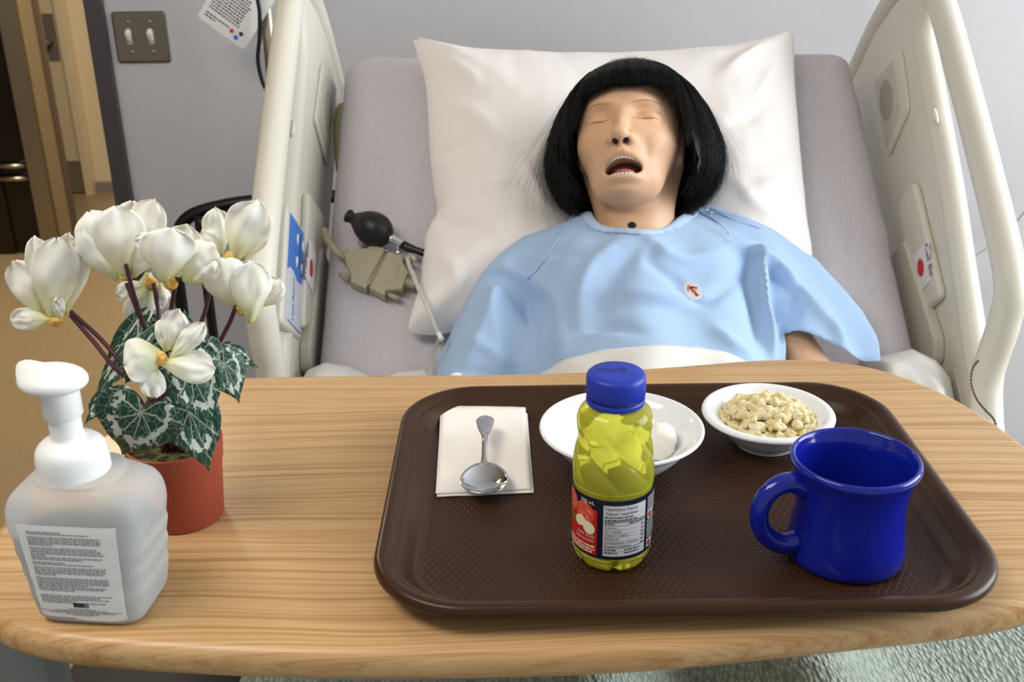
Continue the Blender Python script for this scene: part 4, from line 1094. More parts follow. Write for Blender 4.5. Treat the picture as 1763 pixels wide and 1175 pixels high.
tb_pts = [(-0.282, 1.030), (-0.13, 1.030), (0.015, 1.030), (0.11, 1.036), (0.189, 1.046), (0.25, 1.056), (0.302, 1.059), (0.350, 1.052), (0.392, 1.028), (0.425, 0.990), (0.450, 0.940), (0.468, 0.870), (0.474, 0.800), (0.466, 0.735), (0.438, 0.675),
          (0.395, 0.636), (0.33, 0.613), (0.204, 0.594), (0.082, 0.579), (-0.03, 0.575), (-0.14, 0.577), (-0.24, 0.585), (-0.31, 0.595), (-0.360, 0.612), (-0.395, 0.645), (-0.418, 0.700), (-0.422, 0.760), (-0.412, 0.83), (-0.392, 0.905), (-0.362, 0.972), (-0.325, 1.015)]
TP = spline(np.array(tb_pts), 5, True)
tbl = thing('overbed_table', 'oak laminate overbed table with rounded corners standing across the bed', 'table', (0.02, 0.8, 0))
mo('tabletop', *slab(TP, ZT-0.027, ZT, 0.011, None, 6), m_wood, tbl, flatang=60)
m_post = M('grey_post', '#777a78', 0.4, metal=0.4)
mo('column', *join([box((-0.402, 0.70, 0.62), (0.06, 0.045, 0.99), 0.012), box((-0.225, 0.76, 1.085), (0.42, 0.12, 0.036), 0.008)]), m_post, tbl, flatang=40)
mo('base', *join([box((-0.385, 0.78, 0.085), (0.07, 0.62, 0.05), 0.015), box((-0.05, 1.05, 0.085), (0.7, 0.06, 0.05), 0.012), box((-0.05, 0.50, 0.085), (0.7, 0.06, 0.05), 0.012)]), m_post, tbl, flatang=40)
for x, y in ((-0.385, 1.06), (-0.385, 0.5), (0.28, 1.05), (0.28, 0.5)):
    v, f = lathe([(0.0, -0.012), (0.026, -0.012), (0.03, -0.006), (0.03, 0.006), (0.026, 0.012), (0, 0.012)], 20, (x, y, 0.031), rot=Matrix.Rotation(PI/2, 3, 'Y')); mo('caster', v, f, m_black, tbl, flatang=40)
o = mo('dark_floor_sheet', *slab(rrect(1.3, 2.2, 0.04)+np.array([-0.35, 1.15]), 0.0, 0.008, 0.003), M('dark_speckled', '#1c1b19', 0.6, var=(240, '#8a877c', 0.66, 0.72))); prop(o, 'dark speckled sheet on the floor below the bed', 'mat')  # thin near-black sheet with pale specks, laid over part of the floor

# ================================================================ tray
m_tray = M('brown_plastic', '#38200f', 0.30, spec=0.35)
m_trayf = M('brown_textured', '#361f12', 0.45, spec=0.28)
nt = m_trayf.node_tree; b = nt.nodes['Principled BSDF']; tc = nt.nodes.new('ShaderNodeTexCoord')
br = nt.nodes.new('ShaderNodeTexBrick'); br.inputs['Scale'].default_value = 1; br.inputs['Brick Width'].default_value = 0.0060; br.inputs['Row Height'].default_value = 0.0052; br.inputs['Mortar Size'].default_value = 0.0016; br.inputs['Mortar Smooth'].default_value = 1.0
br.inputs['Color1'].default_value = (1, 1, 1, 1); br.inputs['Color2'].default_value = (1, 1, 1, 1); br.inputs['Mortar'].default_value = (0, 0, 0, 1)
nt.links.new(tc.outputs['Object'], br.inputs['Vector']); bu = nt.nodes.new('ShaderNodeBump'); bu.inputs['Strength'].default_value = 0.55; bu.inputs['Distance'].default_value = 0.0008
nt.links.new(br.outputs['Color'], bu.inputs['Height']); nt.links.new(bu.outputs['Normal'], b.inputs['Normal'])
tc_ = np.array([0.1235, 0.7675]); TR = rrect(0.455, 0.356, 0.072, 14)+tc_
tray = thing('serving_tray', 'brown plastic cafeteria tray with a raised rim on the oak table', 'tray', (tc_[0], tc_[1], ZT))
prof = [(0.040, 1.1305), (0.031, 1.1308), (0.014, 1.1475), (0.004, 1.1475), (0.001, 1.1465), (0.0, 1.149), (0.0015, 1.1535), (0.005, 1.155), (0.009, 1.1545), (0.0125, 1.152), (0.0155, 1.1495), (0.018, 1.1485), (0.027, 1.1395), (0.031, 1.1365), (0.036, 1.1350)]
rings = [np.column_stack([inset(TR, d), np.full(len(TR), z)]) for d, z in smooth_prof(prof, 2)]
mo('tray_rim', *loft(rings, True, False), m_tray, tray, flatang=70)
fl = inset(TR, 0.0355); mo('tray_floor', np.column_stack([fl, np.full(len(fl), 1.1351)]), [tuple(range(len(fl)))], m_trayf, tray, smooth=False)
ZF = 1.1352
# ================================================================ napkin and spoon
m_nap = M('napkin_paper', '#f3efe9', 0.9, bump=(700, 0.35, 0.0005))
def napkin(name, quad, z0, lift, t, dz=0):
    Q = [np.array(at_z(px, py, ZF+0.003)[:2]) for px, py in quad]; V = []; n = 18
    for j in range(n+1):
        for i in range(n+1):
            u, w = i/n, j/n
            p = (1-u)*(1-w)*Q[0]+u*(1-w)*Q[1]+u*w*Q[2]+(1-u)*w*Q[3]
            z = z0+lift*max(0, (0.35-w)/0.35)**1.6*(0.85+0.15*math.cos((u-0.5)*4))+0.0007*mnoise.noise((u*4, w*4, dz))+0.0012*abs(u-0.5)*(w < 0.3)
            V.append((p[0], p[1], z))
    F_ = [(j*(n+1)+i+n+1, j*(n+1)+i+n+2, j*(n+1)+i+1, j*(n+1)+i) for j in range(n) for i in range(n)]
    return solid(V, F_, (0, 0, 1), t)
nap = thing('paper_napkin', 'folded white paper napkin lying under the spoon on the tray', 'napkin', at_z(835, 780, ZF))
mo('bottom_fold', *napkin('n', [(762, 712), (908, 714), (919, 845), (752, 852)], ZF+0.0014, 0.003, 0.001), m_nap, nap)
mo('top_fold', *napkin('n', [(759, 709), (905, 711), (914, 842), (750, 850)], ZF+0.0034, 0.006, 0.0012, 3), m_nap, nap)
# spoon
SB = at_z(834, 826, ZF+0.012); ST = at_z(835, 712, ZF+0.026)
def spoon():
    d = np.array([ST[0]-SB[0], ST[1]-SB[1]]); L_ = np.linalg.norm(d); d /= L_; s = np.array([d[1], -d[0]])
    a, b_ = 0.0255, 0.0200   # half length, half width of the bowl
    V = []; F_ = []; n, k = 24, 12
    # bowl: rings from centre to rim, top side then under side
    def bw(r, th, under):
        x = r*b_*math.sin(th)*(1-0.12*math.cos(th)); y = r*a*math.cos(th)
        z = 0.0085*r**2.2-0.0085-(0.0009 if under else 0)+0.0012
        return SB[0]+s[0]*x+d[0]*y, SB[1]+s[1]*x+d[1]*y, ZF+0.0130+z
    m_ = 36
    parts = []
    for under in (0, 1):
        for i in range(k+1):
            for j in range(m_): V.append(bw(max(i/k, 0.001), 2*PI*j/m_, under))
    for u in (0, 1):
        o_ = u*(k+1)*m_
        for i in range(k):
            for j in range(m_):
                q = (o_+i*m_+j, o_+(i+1)*m_+j, o_+(i+1)*m_+(j+1) % m_, o_+i*m_+(j+1) % m_); F_.append(q if u else q[::-1])
    for j in range(m_): F_.append((k*m_+j, k*m_+(j+1) % m_, (k+1)*m_+k*m_+(j+1) % m_, (k+1)*m_+k*m_+j))
    bowl = (V, F_)
    # handle: flattened, widening to the end
    rings = []; st = [(0.0235, .0050, .0010, .0125), (0.028, .0034, .0014, .0135), (0.036, .0026, .0018, .0165), (0.048, .0024, .0018, .0205), (0.060, .0030, .0015, .0215), (0.60*L_+0.01, .0046, .0013, .0210), (0.82*L_, .0068, .0012, .0205), (0.93*L_, .0082, .0011, .0208), (L_-0.001, .0076, .0010, .0210), (L_+0.003, .0046, .0008, .0211), (L_+0.0045, .0012, .0006, .0212)]
    S = spline(np.array(st), 4)
    for t, w, h, z in S:
        c = np.array([SB[0]+d[0]*t, SB[1]+d[1]*t, ZF+z]); th = np.linspace(0, 2*PI, 16, endpoint=False)
        rings.append(np.column_stack([c[0]+s[0]*w*np.cos(th), c[1]+s[1]*w*np.cos(th), c[2]+h*np.sin(th)]))
    return bowl, loft(rings)
bw_, hd_ = spoon()
sp = thing('spoon', 'shiny steel spoon lying on the folded white napkin', 'spoon', (SB[0], SB[1], ZF))
m_spoon = M('polished_steel', '#cfd0d2', 0.09, metal=1)
mo('bowl', *bw_, m_spoon, sp); mo('handle', *hd_, m_spoon, sp)

# ================================================================ bowls
m_cer = M('white_ceramic', '#eceff2', 0.12, spec=0.5, coat=0.3)
def bowl(name, c, prof, label):
    P = smooth_prof(prof, 5); P[:, 0] = np.maximum(P[:, 0], 0)
    o = mo(name, *lathe([tuple(p) for p in P], 72, c), m_cer); return prop(o, label, 'bowl')
BC = (0.0935, 0.815, ZF)
bowl('cereal_bowl', BC, [(0, 0.004), (0.024, 0.004), (0.0265, 0.0), (0.0295, 0.0), (0.032, 0.0035), (0.043, 0.010), (0.054, 0.021), (0.0620, 0.0315), (0.0685, 0.0368), (0.0708, 0.0385), (0.0700, 0.0405), (0.067, 0.0400), (0.0605, 0.0345), (0.051, 0.0220), (0.040, 0.0120), (0.028, 0.0080), (0.0, 0.0066)], 'larger white bowl with a wide sloping rim behind the juice bottle')
OC = (0.2295, 0.855, ZF)
bowl('oatmeal_bowl', OC, [(0, 0.003), (0.022, 0.003), (0.0235, 0.0), (0.0265, 0.0), (0.028, 0.003), (0.037, 0.011), (0.047, 0.0215), (0.0535, 0.0265), (0.0580, 0.0285), (0.0590, 0.0310), (0.0570, 0.0330), (0.0530, 0.0330), (0.0490, 0.0310), (0.0440, 0.0270), (0.036, 0.018), (0.026, 0.0085), (0.012, 0.0065), (0.0, 0.0062)], 'smaller white bowl with a thick rim holding yellow cereal')
# cereal clusters
rgo = random.Random(11); parts = []
bm0 = bmesh.new(); bmesh.ops.create_icosphere(bm0, subdivisions=2, radius=1); IV = np.array([v.co[:] for v in bm0.verts]); IF = [tuple(v.index for v in f.verts) for f in bm0.faces]; bm0.free()
parts.append(lathe([(0.040, 0.0215), (0.036, 0.0255), (0.02, 0.029), (0, 0.030)], 24, OC))
for i in range(330):
    a = rgo.uniform(0, 2*PI); r = 0.0405*math.sqrt(rgo.random()); x, y = r*math.cos(a), r*math.sin(a)
    hill = 0.0260+0.0105*max(0, 1-(r/0.042)**2)+0.0030*mnoise.noise((x*90, y*90, 2))
    if r > 0.034: hill = 0.0245+0.0015*rgo.random()
    s = rgo.uniform(0.0022, 0.0052)
    nzv = np.array([1+0.62*mnoise.noise((v[0]*1.8+i, v[1]*1.8, v[2]*1.8)) for v in IV])[:, None]
    V = IV*nzv*s*np.array([rgo.uniform(.7, 1.3), rgo.uniform(.7, 1.3), rgo.uniform(.6, 1)])
    parts.append((V+np.array([OC[0]+x, OC[1]+y, OC[2]+hill+rgo.uniform(-.001, .002)]), IF))
m_oat = M('cereal_yellow', '#dcc687', 0.75, var=(170, '#f0e3bd', 0.4, 0.6), sub=0.1, bump=(900, 0.4, 0.0008))
o = mo('cereal', *join(parts), m_oat, kind='stuff'); prop(o, 'lumpy pale yellow cereal heaped in the smaller white bowl', 'cereal')
# pale scoop in the large bowl
V, F_ = ellmesh((0, 0, 0), (1, 1, 1), 40, 28)
sc = np.array([at_y(1137, 752, 0.815)[0], 0.815, ZF+0.0075])
R2 = []
for v in V:
    x, y, z = v[0], v[2], v[1]; f_ = (abs(x)**2.6+abs(y)**2.6+abs(z)**2.6)**(-1/2.6) if abs(x)+abs(y)+abs(z) > 0 else 1
    g = 1+0.03*math.sin(z*9+3*math.atan2(y, x)); R2.append((x*f_*0.0135*g, y*f_*0.0125*g, z*f_*0.0165))
R2 = np.array(R2) @ rotm('Y', 6).T
o = mo('ice_cream_scoop', R2+sc+np.array([0, 0, 0.0165]), F_, M('cream_food', '#efece2', 0.55, sub=0.2, bump=(160, 0.3, 0.001))); prop(o, 'small creamy white scoop standing in the larger white bowl', 'food')

# ================================================================ juice bottle
bc = np.array([0.0733, 0.6822, ZF])
jb = thing('juice_bottle', 'small plastic bottle of yellow juice with a blue screw cap', 'bottle', bc)
prof = [(0.0, 0.0035), (0.010, 0.0025), (0.019, 0.0), (0.0245, 0.001), (0.0282, 0.006), (0.0296, 0.0125), (0.0292, 0.0145), (0.0292, 0.0640), (0.0298, 0.067), (0.0300, 0.074), (0.0292, 0.086), (0.0272, 0.098), (0.0263, 0.104), (0.0272, 0.111), (0.0274, 0.116), (0.0255, 0.1225), (0.0215, 0.1265), (0.0180, 0.1285)]
P = smooth_prof(prof, 6); P[:, 0] = np.maximum(P[:, 0], 0)
def swirl(t, z):
    k = 1.0
    if 0.068 < z < 0.122:
        w = math.sin(PI*(z-0.068)/0.054)**0.7
        ph = (t*7/(2*PI)+4.0*math.sin((z-0.095)*38)/4) % 1.0
        k -= 0.055*w*math.exp(-((ph-0.5)/0.10)**2); k += 0.012*w*math.cos(2*PI*ph)
    if z < 0.0125:
        ph = (t*6/(2*PI)) % 1.0; k -= 0.16*math.exp(-((ph-0.5)/0.10)**2)*(1-z/0.0125)**0.7
    return k
m_juice = M('yellow_juice', '#f2f05a', 0.04, trans=0.70, ior=1.30, sub=0.15)
m_pet = M('clear_plastic', '#e9eccf', 0.05, trans=0.9, ior=1.3)
mo('body', *lathe([tuple(p) for p in P], 168, bc, swirl), m_juice, jb)
mo('neck', *lathe([(0.0180, 0.1283), (0.0172, 0.1300), (0.0188, 0.1315), (0.0190, 0.1360), (0.015, 0.1362)], 48, bc), m_pet, jb)
m_cap = M('blue_plastic', '#1d34a8', 0.42, spec=0.5)
knurl = lambda t, z: 1+0.010*math.cos(t*60)*(0.134 < z < 0.1475)
mo('cap', *lathe([(0.0190, 0.1352), (0.0208, 0.1352), (0.0212, 0.1366), (0.0212, 0.1475), (0.0207, 0.1502), (0.0190, 0.1518), (0.0120, 0.1517), (0.0, 0.1517)], 240, bc, knurl), m_cap, jb, flatang=60)
mo('tamper_ring', *lathe([(0.0190, 0.1288), (0.0206, 0.1288), (0.0211, 0.1298), (0.0211, 0.1322), (0.0205, 0.1331), (0.0190, 0.1331)], 64, bc), m_cap, jb, flatang=50)
fr_ = lambda V: np.column_stack([bc[0]-0.0125+V[:, 0], bc[1]+0.000+V[:, 1], np.full(len(V), bc[2]+0.15185)])
dp = []; rd = random.Random(4)
for row in (0, 1):
    x = -0.001
    for k in range(13):
        w = 0.0011; 
        if rd.random() < 0.85: dp.append((fr_(np.array([(x, row*0.0042+0.0006*rd.random(), 0), (x+w, row*0.0042+0.0005, 0), (x+w, row*0.0042+0.0030, 0), (x+0.0002, row*0.0042+0.0028, 0)])), [(0, 1, 2, 3)]))
        x += 0.00165
mo('date_print', *join(dp), M('faded_ink', '#162060', 0.6), jb, smooth=False)
m_navy = M('label_navy', '#15162e', 0.35)
def cyl(r0):      # (arc length from the front, height) -> world
    return lambda A: np.column_stack([bc[0]+(r0+A[:, 2])*np.sin(A[:, 0]/r0), bc[1]-(r0+A[:, 2])*np.cos(A[:, 0]/r0), bc[2]+A[:, 1]])
RL = 0.0299
def cpatch(name, a0, a1, z0, z1, r0, mat, n=None):
    n = n or max(2, int((a1-a0)/4)); V = []; F_ = []
    for i in range(n+1):
        a = math.radians(a0+(a1-a0)*i/n)
        for z in (z0, z1): V.append((bc[0]+r0*math.sin(a), bc[1]-r0*math.cos(a), bc[2]+z))
    for i in range(n): F_.append((2*i, 2*i+2, 2*i+3, 2*i+1))
    return (V, F_)
mo('label', *cpatch('l', -180, 180, 0.0145, 0.0640, RL, m_navy, 72), m_navy, jb)
m_lw = M('label_white', '#d9dadd', 0.4); m_lr = M('label_red', '#c3211d', 0.35)
def lp(name, patch, mat): return mo(name, patch[0], patch[1], mat, jb)
lp('nutrition_panel', cpatch('', -18, 46, 0.0175, 0.0600, RL+0.0002, m_lw), m_lw)
def ctext(s, ang, z, size, r0=RL+0.0004): 
    r_ = r0; a0 = math.radians(ang)*r_
    return text_mesh(s, size, None, lambda V: cyl(r_)(np.column_stack([a0+V[:, 0], z+V[:, 1], np.zeros(len(V))])), jb)
rj = random.Random(9)
def dashes(a0, a1, z, h, r_=RL+0.0004):      # a line of print too small to read
    out = []; a = a0
    while a < a1-1:
        w = min(rj.uniform(2, 8), a1-a); out.append(cpatch('', a, a+w, z, z+h, r_, None, 2)); a += w+1.3
    return out
pr = [ctext('Nutrition Facts', -16, 0.0562, 0.0040), ctext('Valeur nutritive', -16, 0.0525, 0.0040)]+dashes(-16, 24, 0.0500, 0.0011)+dashes(-16, 30, 0.0478, 0.0011)+dashes(-16, -2, 0.0446, 0.0012)+dashes(18, 45, 0.0446, 0.0012)
for z, w in (('Calories', 0.0412), ('Fat / Lipides', 0.0380), ('Sodium / Sodium', 0.0348), ('Potassium', 0.0318), ('Carbohydrate / Glucides', 0.0286), ('Protein / Prot\u00e9ines', 0.0256)):
    pr.append(ctext(z, -16, w, 0.0026)); pr += dashes(38, 44, w, 0.0011)
for z in (0.0225, 0.0199): pr += dashes(-16, 2, z, 0.0011)+dashes(12, 36, z, 0.0011)
for z, h in ((0.0464, 0.0008), (0.0436, 0.0003), (0.0402, 0.0002), (0.0370, 0.0002), (0.0340, 0.0002), (0.0309, 0.0002), (0.0279, 0.0002), (0.0248, 0.0005), (0.0216, 0.0002)): pr.append(cpatch('', -17, 45, z, z+h, RL+0.00035, None))
mo('nutrition_print', *join(pr), m_ink, jb, smooth=False)
lp('red_field', cpatch('', -105, -27, 0.0165, 0.0545, RL+0.0001, m_lr), m_lr)
def disc(ac, zc, ra, rz, r0, mat, name, n=26, rot_=0):
    V = []; F_ = []; K = 5
    for i in range(K+1):
        for j in range(n):
            t = 2*PI*j/n; u, w = ra*(i/K)*math.cos(t), rz*(i/K)*math.sin(t); V.append((math.radians(ac)*r0+u*math.cos(rot_)-w*math.sin(rot_), zc+u*math.sin(rot_)+w*math.cos(rot_), 0))
    for i in range(K):
        for j in range(n): F_.append((i*n+j, (i+1)*n+j, (i+1)*n+(j+1) % n, i*n+(j+1) % n))
    return mo(name, cyl(r0)(np.array(V)), F_, mat, jb)
m_ap = M('apple_red', '#d8503a', 0.35, var=(260, '#e9a08a', 0.5, 0.7)); m_apw = M('apple_flesh', '#ece6c0', 0.4); m_gr = M('leaf_green', '#5d7a2a', 0.5)
disc(-48, 0.0500, 0.0090, 0.0085, RL+0.0003, m_ap, 'printed_apple'); disc(-78, 0.0535, 0.0080, 0.0090, RL+0.0003, m_ap, 'printed_apple')
disc(-56, 0.0415, 0.0058, 0.0044, RL+0.0005, m_apw, 'printed_slice', rot_=0.5); disc(-40, 0.0385, 0.0056, 0.0050, RL+0.0006, m_apw, 'printed_slice', rot_=-0.6); disc(-74, 0.0410, 0.0036, 0.0030, RL+0.0004, m_gr, 'printed_leaf')
mo('red_print', *join([ctext('LOW ACID', -62, 0.0305, 0.0034), ctext('FAIBLE ACIDIT\u00c9', -66, 0.0268, 0.0026)]), m_lw, jb, smooth=False)
mo('cream_print', *join(dashes(-85, -30, 0.0225, 0.0014)+dashes(-85, -30, 0.0200, 0.0014)+dashes(-85, -34, 0.0176, 0.0014)), m_apw, jb, smooth=False)
mo('volume_print', *join([ctext('300 mL', -55, 0.0585, 0.0042)]), m_apw, jb, smooth=False)
sideprint = []
for k in range(9): sideprint += dashes(51, 80, 0.0600-0.0017*k, 0.0008)
for k in range(9): sideprint += dashes(51, 78, 0.0400-0.0017*k, 0.0008)
mo('side_print', *join(sideprint), m_lw, jb, smooth=False)
for z in (0.044, 0.0195):
    lp('side_mark', cpatch('', 52, 68, z-0.002, z+0.005, RL+0.0003, m_lw), m_lw); disc(58, z+0.0015, 0.0022, 0.0024, RL+0.0006, m_lr, 'side_emblem')

# ================================================================ blue mug
mc = np.array([0.2495, 0.6790, ZF])
mug = thing('coffee_mug', 'thick cobalt blue ceramic mug with a handle on its left', 'mug', mc)
m_blue = M('cobalt_glaze', '#101f90', 0.14, spec=0.5, coat=0.2)
prof = [(0, 0.0025), (0.034, 0.0025), (0.036, 0.0), (0.0405, 0.0005), (0.0432, 0.0040), (0.0430, 0.0120), (0.0408, 0.0280), (0.0396, 0.0430), (0.0403, 0.0580), (0.0432, 0.0710), (0.0456, 0.0765), (0.0467, 0.0795), (0.0463, 0.0822), (0.0447, 0.0835), (0.0430, 0.0825), (0.0415, 0.0790), (0.0385, 0.0700), (0.0355, 0.0450), (0.0345, 0.0200), (0.031, 0.0090), (0.02, 0.0070), (0, 0.0068)]
P = smooth_prof(prof, 5); P[:, 0] = np.maximum(P[:, 0], 0)
mo('body', *lathe([tuple(p) for p in P], 96, mc), m_blue, mug)
hd = np.array([-1, -0.22]); hd /= np.linalg.norm(hd)
hp = spline([(0.0385, 0.0625), (0.048, 0.0680), (0.059, 0.0675), (0.0690, 0.0595), (0.0728, 0.0470), (0.0705, 0.0335), (0.0625, 0.0225), (0.052, 0.0165), (0.0405, 0.0170)], 7)
mo('handle', *tube([(mc[0]+hd[0]*a, mc[1]+hd[1]*a, mc[2]+z) for a, z in hp], [0.0085-0.0016*math.sin(PI*i/(len(hp)-1)) for i in range(len(hp))], 20), m_blue, mug)
# ================================================================ hand sanitiser
yaw = math.radians(-6); SC_ = np.array([-0.2965, 0.6385, ZT])
Rz = np.array([[math.cos(yaw), -math.sin(yaw), 0], [math.sin(yaw), math.cos(yaw), 0], [0, 0, 1]])
def SW(A): return np.asarray(A) @ Rz.T + SC_
san = thing('hand_sanitizer', 'translucent white pump bottle of foam hand soap with a printed label', 'bottle', SC_)
secs = [(0.0, .058, .044), (0.0015, .066, .052), (0.006, .0715, .0565), (0.014, .0745, .059), (0.028, .0790, .0605), (0.034, .0785, .0605), (0.046, .0835, .0615), (0.052, .0830, .0615), (0.064, .0885, .062), (0.070, .0880, .062), (0.082, .0925, .0625), (0.092, .0930, .0620), (0.100, .0905, .0600), (0.107, .0840, .0560), (0.112, .0740, .0520), (0.1150, .0620, .0500), (0.1160, .0560, .0490), (0.1190, .0540, .0490)]
secs = [(a*0.915, b_*(1.035+0.05*max(0, 1-a/0.08)), c*1.06) for a, b_, c in secs]; S = spline(np.array(secs), 3)
def sect(w, d, n=72):
    th = np.linspace(0, 2*PI, n, endpoint=False); e = 0.42; c, s_ = np.cos(th), np.sin(th)
    return np.column_stack([np.sign(c)*np.abs(c)**e*w/2, np.sign(s_)*np.abs(s_)**e*d/2])
def sect2(w, d, z, n=72):
    e = 0.36 if z < 0.098 else min(1.0, 0.36+(z-0.098)/0.017*0.64); th = np.linspace(0, 2*PI, n, endpoint=False)+PI/n; c, s_ = np.cos(th), np.sin(th)
    return np.column_stack([np.sign(c)*np.abs(c)**e*w/2, np.sign(s_)*np.abs(s_)**e*d/2])
m_frost = M('frosted_plastic', '#eef1f2', 0.36, trans=0.62, ior=1.2, sub=0.2)
m_liq = M('clear_soap', '#b4bbbf', 0.15, trans=0.6, ior=1.3)
rings = [SW(np.column_stack([sect2(w, d, z), np.full(72, z)])) for z, w, d in S]
mo('body', *loft(rings), m_frost, san)
rings = [SW(np.column_stack([sect2(w-0.0045, d-0.0045, z), np.full(72, max(z, 0.003))])) for z, w, d in S if z < 0.062]
mo('soap', *loft(rings), m_liq, san)
dz_ = lambda z: np.interp(z, S[:, 0], S[:, 2]); wz_ = lambda z: np.interp(z, S[:, 0], S[:, 1])
def front(A):   # (u, z, lift) on the front face
    A = np.asarray(A, float); return SW(np.column_stack([A[:, 0], -dz_(A[:, 1])/2*np.clip(1-(np.abs(A[:, 0])/(wz_(A[:, 1])/2))**5.555, 0, 1)**0.18-0.0003-A[:, 2], A[:, 1]]))
m_label = M('label_film', '#e9ebec', 0.35)
V = []; F_ = []; nu, nv_ = 10, 20
for j in range(nv_+1):
    z = 0.008+0.076*j/nv_; hw = 0.0300+0.0050*(z/0.08)
    for i in range(nu+1): V.append((-hw+2*hw*i/nu, z, 0.0))
F_ = [(j*(nu+1)+i, j*(nu+1)+i+1, (j+1)*(nu+1)+i+1, (j+1)*(nu+1)+i) for j in range(nv_) for i in range(nu)]
mo('label', front(V), F_, m_label, san)
rl = random.Random(5); prt = []
def words(x0, x1, z, h, fill=1.0):
    x = x0
    end = x0+(x1-x0)*fill
    while x < end-0.001:
        w = rl.uniform(0.0010, 0.0042); w = min(w, end-x)
        prt.append((front([(x, z-h/2, .0003), (x+w, z-h/2, .0003), (x+w, z+h/2, .0003), (x, z+h/2, .0003)]), [(0, 1, 2, 3)])); x += w+0.0006
z = 0.0790
for n_l, fill in ((2, (.5, .85)), (5, (1, 1, 1, 1, .35)), (7, (.95, 1, 1, 1, .2, 1, .7)), (2, (.45, .85)), (5, (1, 1, 1, .95, .3)), (9, (1, 1, 1, 1, .7, .95, .9, .5, .0)), (5, (1, .85, .95, .5, .9))):
    for k in range(n_l):
        if fill[k] > 0: words(-0.0280, 0.0235, z, 0.00065, fill[k])
        z -= 0.00150
    z -= 0.0011
zz = 0.0160
for wd in (0.010, 0.020, 0.030, 0.024, 0.012, 0.007):
    words(-wd, wd*0.95, zz, 0.0005); zz -= 0.0011
mo('label_print', *join(prt), M('grey_print', '#6f7076', 0.6), san, smooth=False)
lg = [(front([(-0.0055, 0.0178, .0003), (0.0025, 0.0178, .0003), (0.0025, 0.0215, .0003), (-0.0055, 0.0215, .0003)]), [(0, 1, 2, 3)])]
mo('logo_block', *join(lg), m_ink, san, smooth=False)
mo('logo_block', front([(0.0027, 0.0178, .0003), (0.0055, 0.0178, .0003), (0.0055, 0.0215, .0003), (0.0027, 0.0215, .0003)]), [(0, 1, 2, 3)], M('logo_grey', '#77787d', 0.6), san, smooth=False)
PX = (-0.004, 0.0, 0.0)
def PL(prof, seg=56): 
    P = smooth_prof(prof, 4); P[:, 0] = np.maximum(P[:, 0]*0.95, 0); return lathe([tuple(p) for p in P], seg)
v, f = PL([(0.0235, 0.1065), (0.0248, 0.1070), (0.0252, 0.1090), (0.0250, 0.1200), (0.0235, 0.1270), (0.0190, 0.1315), (0.0140, 0.1333), (0.0118, 0.1342), (0.0112, 0.1360), (0.0095, 0.138)])
mo('collar', SW(v+np.array([-0.0045, 0, 0])), f, m_white, san)
v, f = lathe([(0.0107, 0.131), (0.0107, 0.1490), (0.0118, 0.1498), (0.0128, 0.1510), (0.0130, 0.1735), (0.011, 0.175)], 40)
mo('pump_stem', SW(v+np.array([-0.0050, 0, 0])), f, m_white, san, flatang=40)
# pump head: domed disc drawn out into a beak
rings = []
for r, z in smooth_prof([(0.0115, 0.1700), (0.0175, 0.1706), (0.0225, 0.1732), (0.0238, 0.1760), (0.0226, 0.1795), (0.0175, 0.1830), (0.0100, 0.1852), (0.0030, 0.1860)], 4):
    ring = []
    for k in range(56):
        t = 2*PI*k/56; d = math.atan2(math.sin(t-math.radians(165)), math.cos(t-math.radians(165))); bk = math.exp(-(d/0.38)**2)
        rr = r*(1+0.16*bk)-0.001; ring.append((rr*math.cos(t), 0.84*rr*math.sin(t), z+0.0075*bk*(r/0.026)**1.4+0.0008*math.cos(t-2.9)))
    rings.append(SW(np.array(ring)+np.array([-0.0075, 0, 0])))
mo('pump_head', *loft(rings), m_white, san)

# ================================================================ potted cyclamen
pc = np.array([-0.2722, 0.7540, ZT])
pot = thing('potted_cyclamen', 'artificial white cyclamen with variegated leaves in a small terracotta pot', 'potted plant', pc)
m_terra = M('terracotta_plastic', '#97422c', 0.55, bump=(300, 0.05, 0.0005))
prof = [(0, 0.003), (0.029, 0.003), (0.0305, 0.0), (0.0320, 0.001), (0.0362, 0.052), (0.0372, 0.0525), (0.0385, 0.068), (0.0383, 0.0695), (0.0365, 0.0695), (0.0352, 0.056), (0.034, 0.05), (0.0, 0.05)]
mo('pot', *lathe(prof, 64, pc), m_terra, pot, flatang=40)
rings = []
for i in range(9):
    r = 0.0345*(1-i/8)+1e-4; rings.append(np.array([(pc[0]+r*math.cos(t), pc[1]+r*math.sin(t), pc[2]+0.058+0.003*(i/8)+0.0022*mnoise.noise((r*math.cos(t)*150, r*math.sin(t)*150, 0))) for t in np.linspace(0, 2*PI, 40, endpoint=False)]))
mo('soil', *loft(rings, False, True), M('soil_moss', '#2b2016', 0.95, var=(160, '#5b5a2a', 0.45, 0.6), bump=(400, 1, 0.003)), pot)
cxy = lambda c, d: at_y(c[0]/2.35, 300+c[1]/2.35, d)
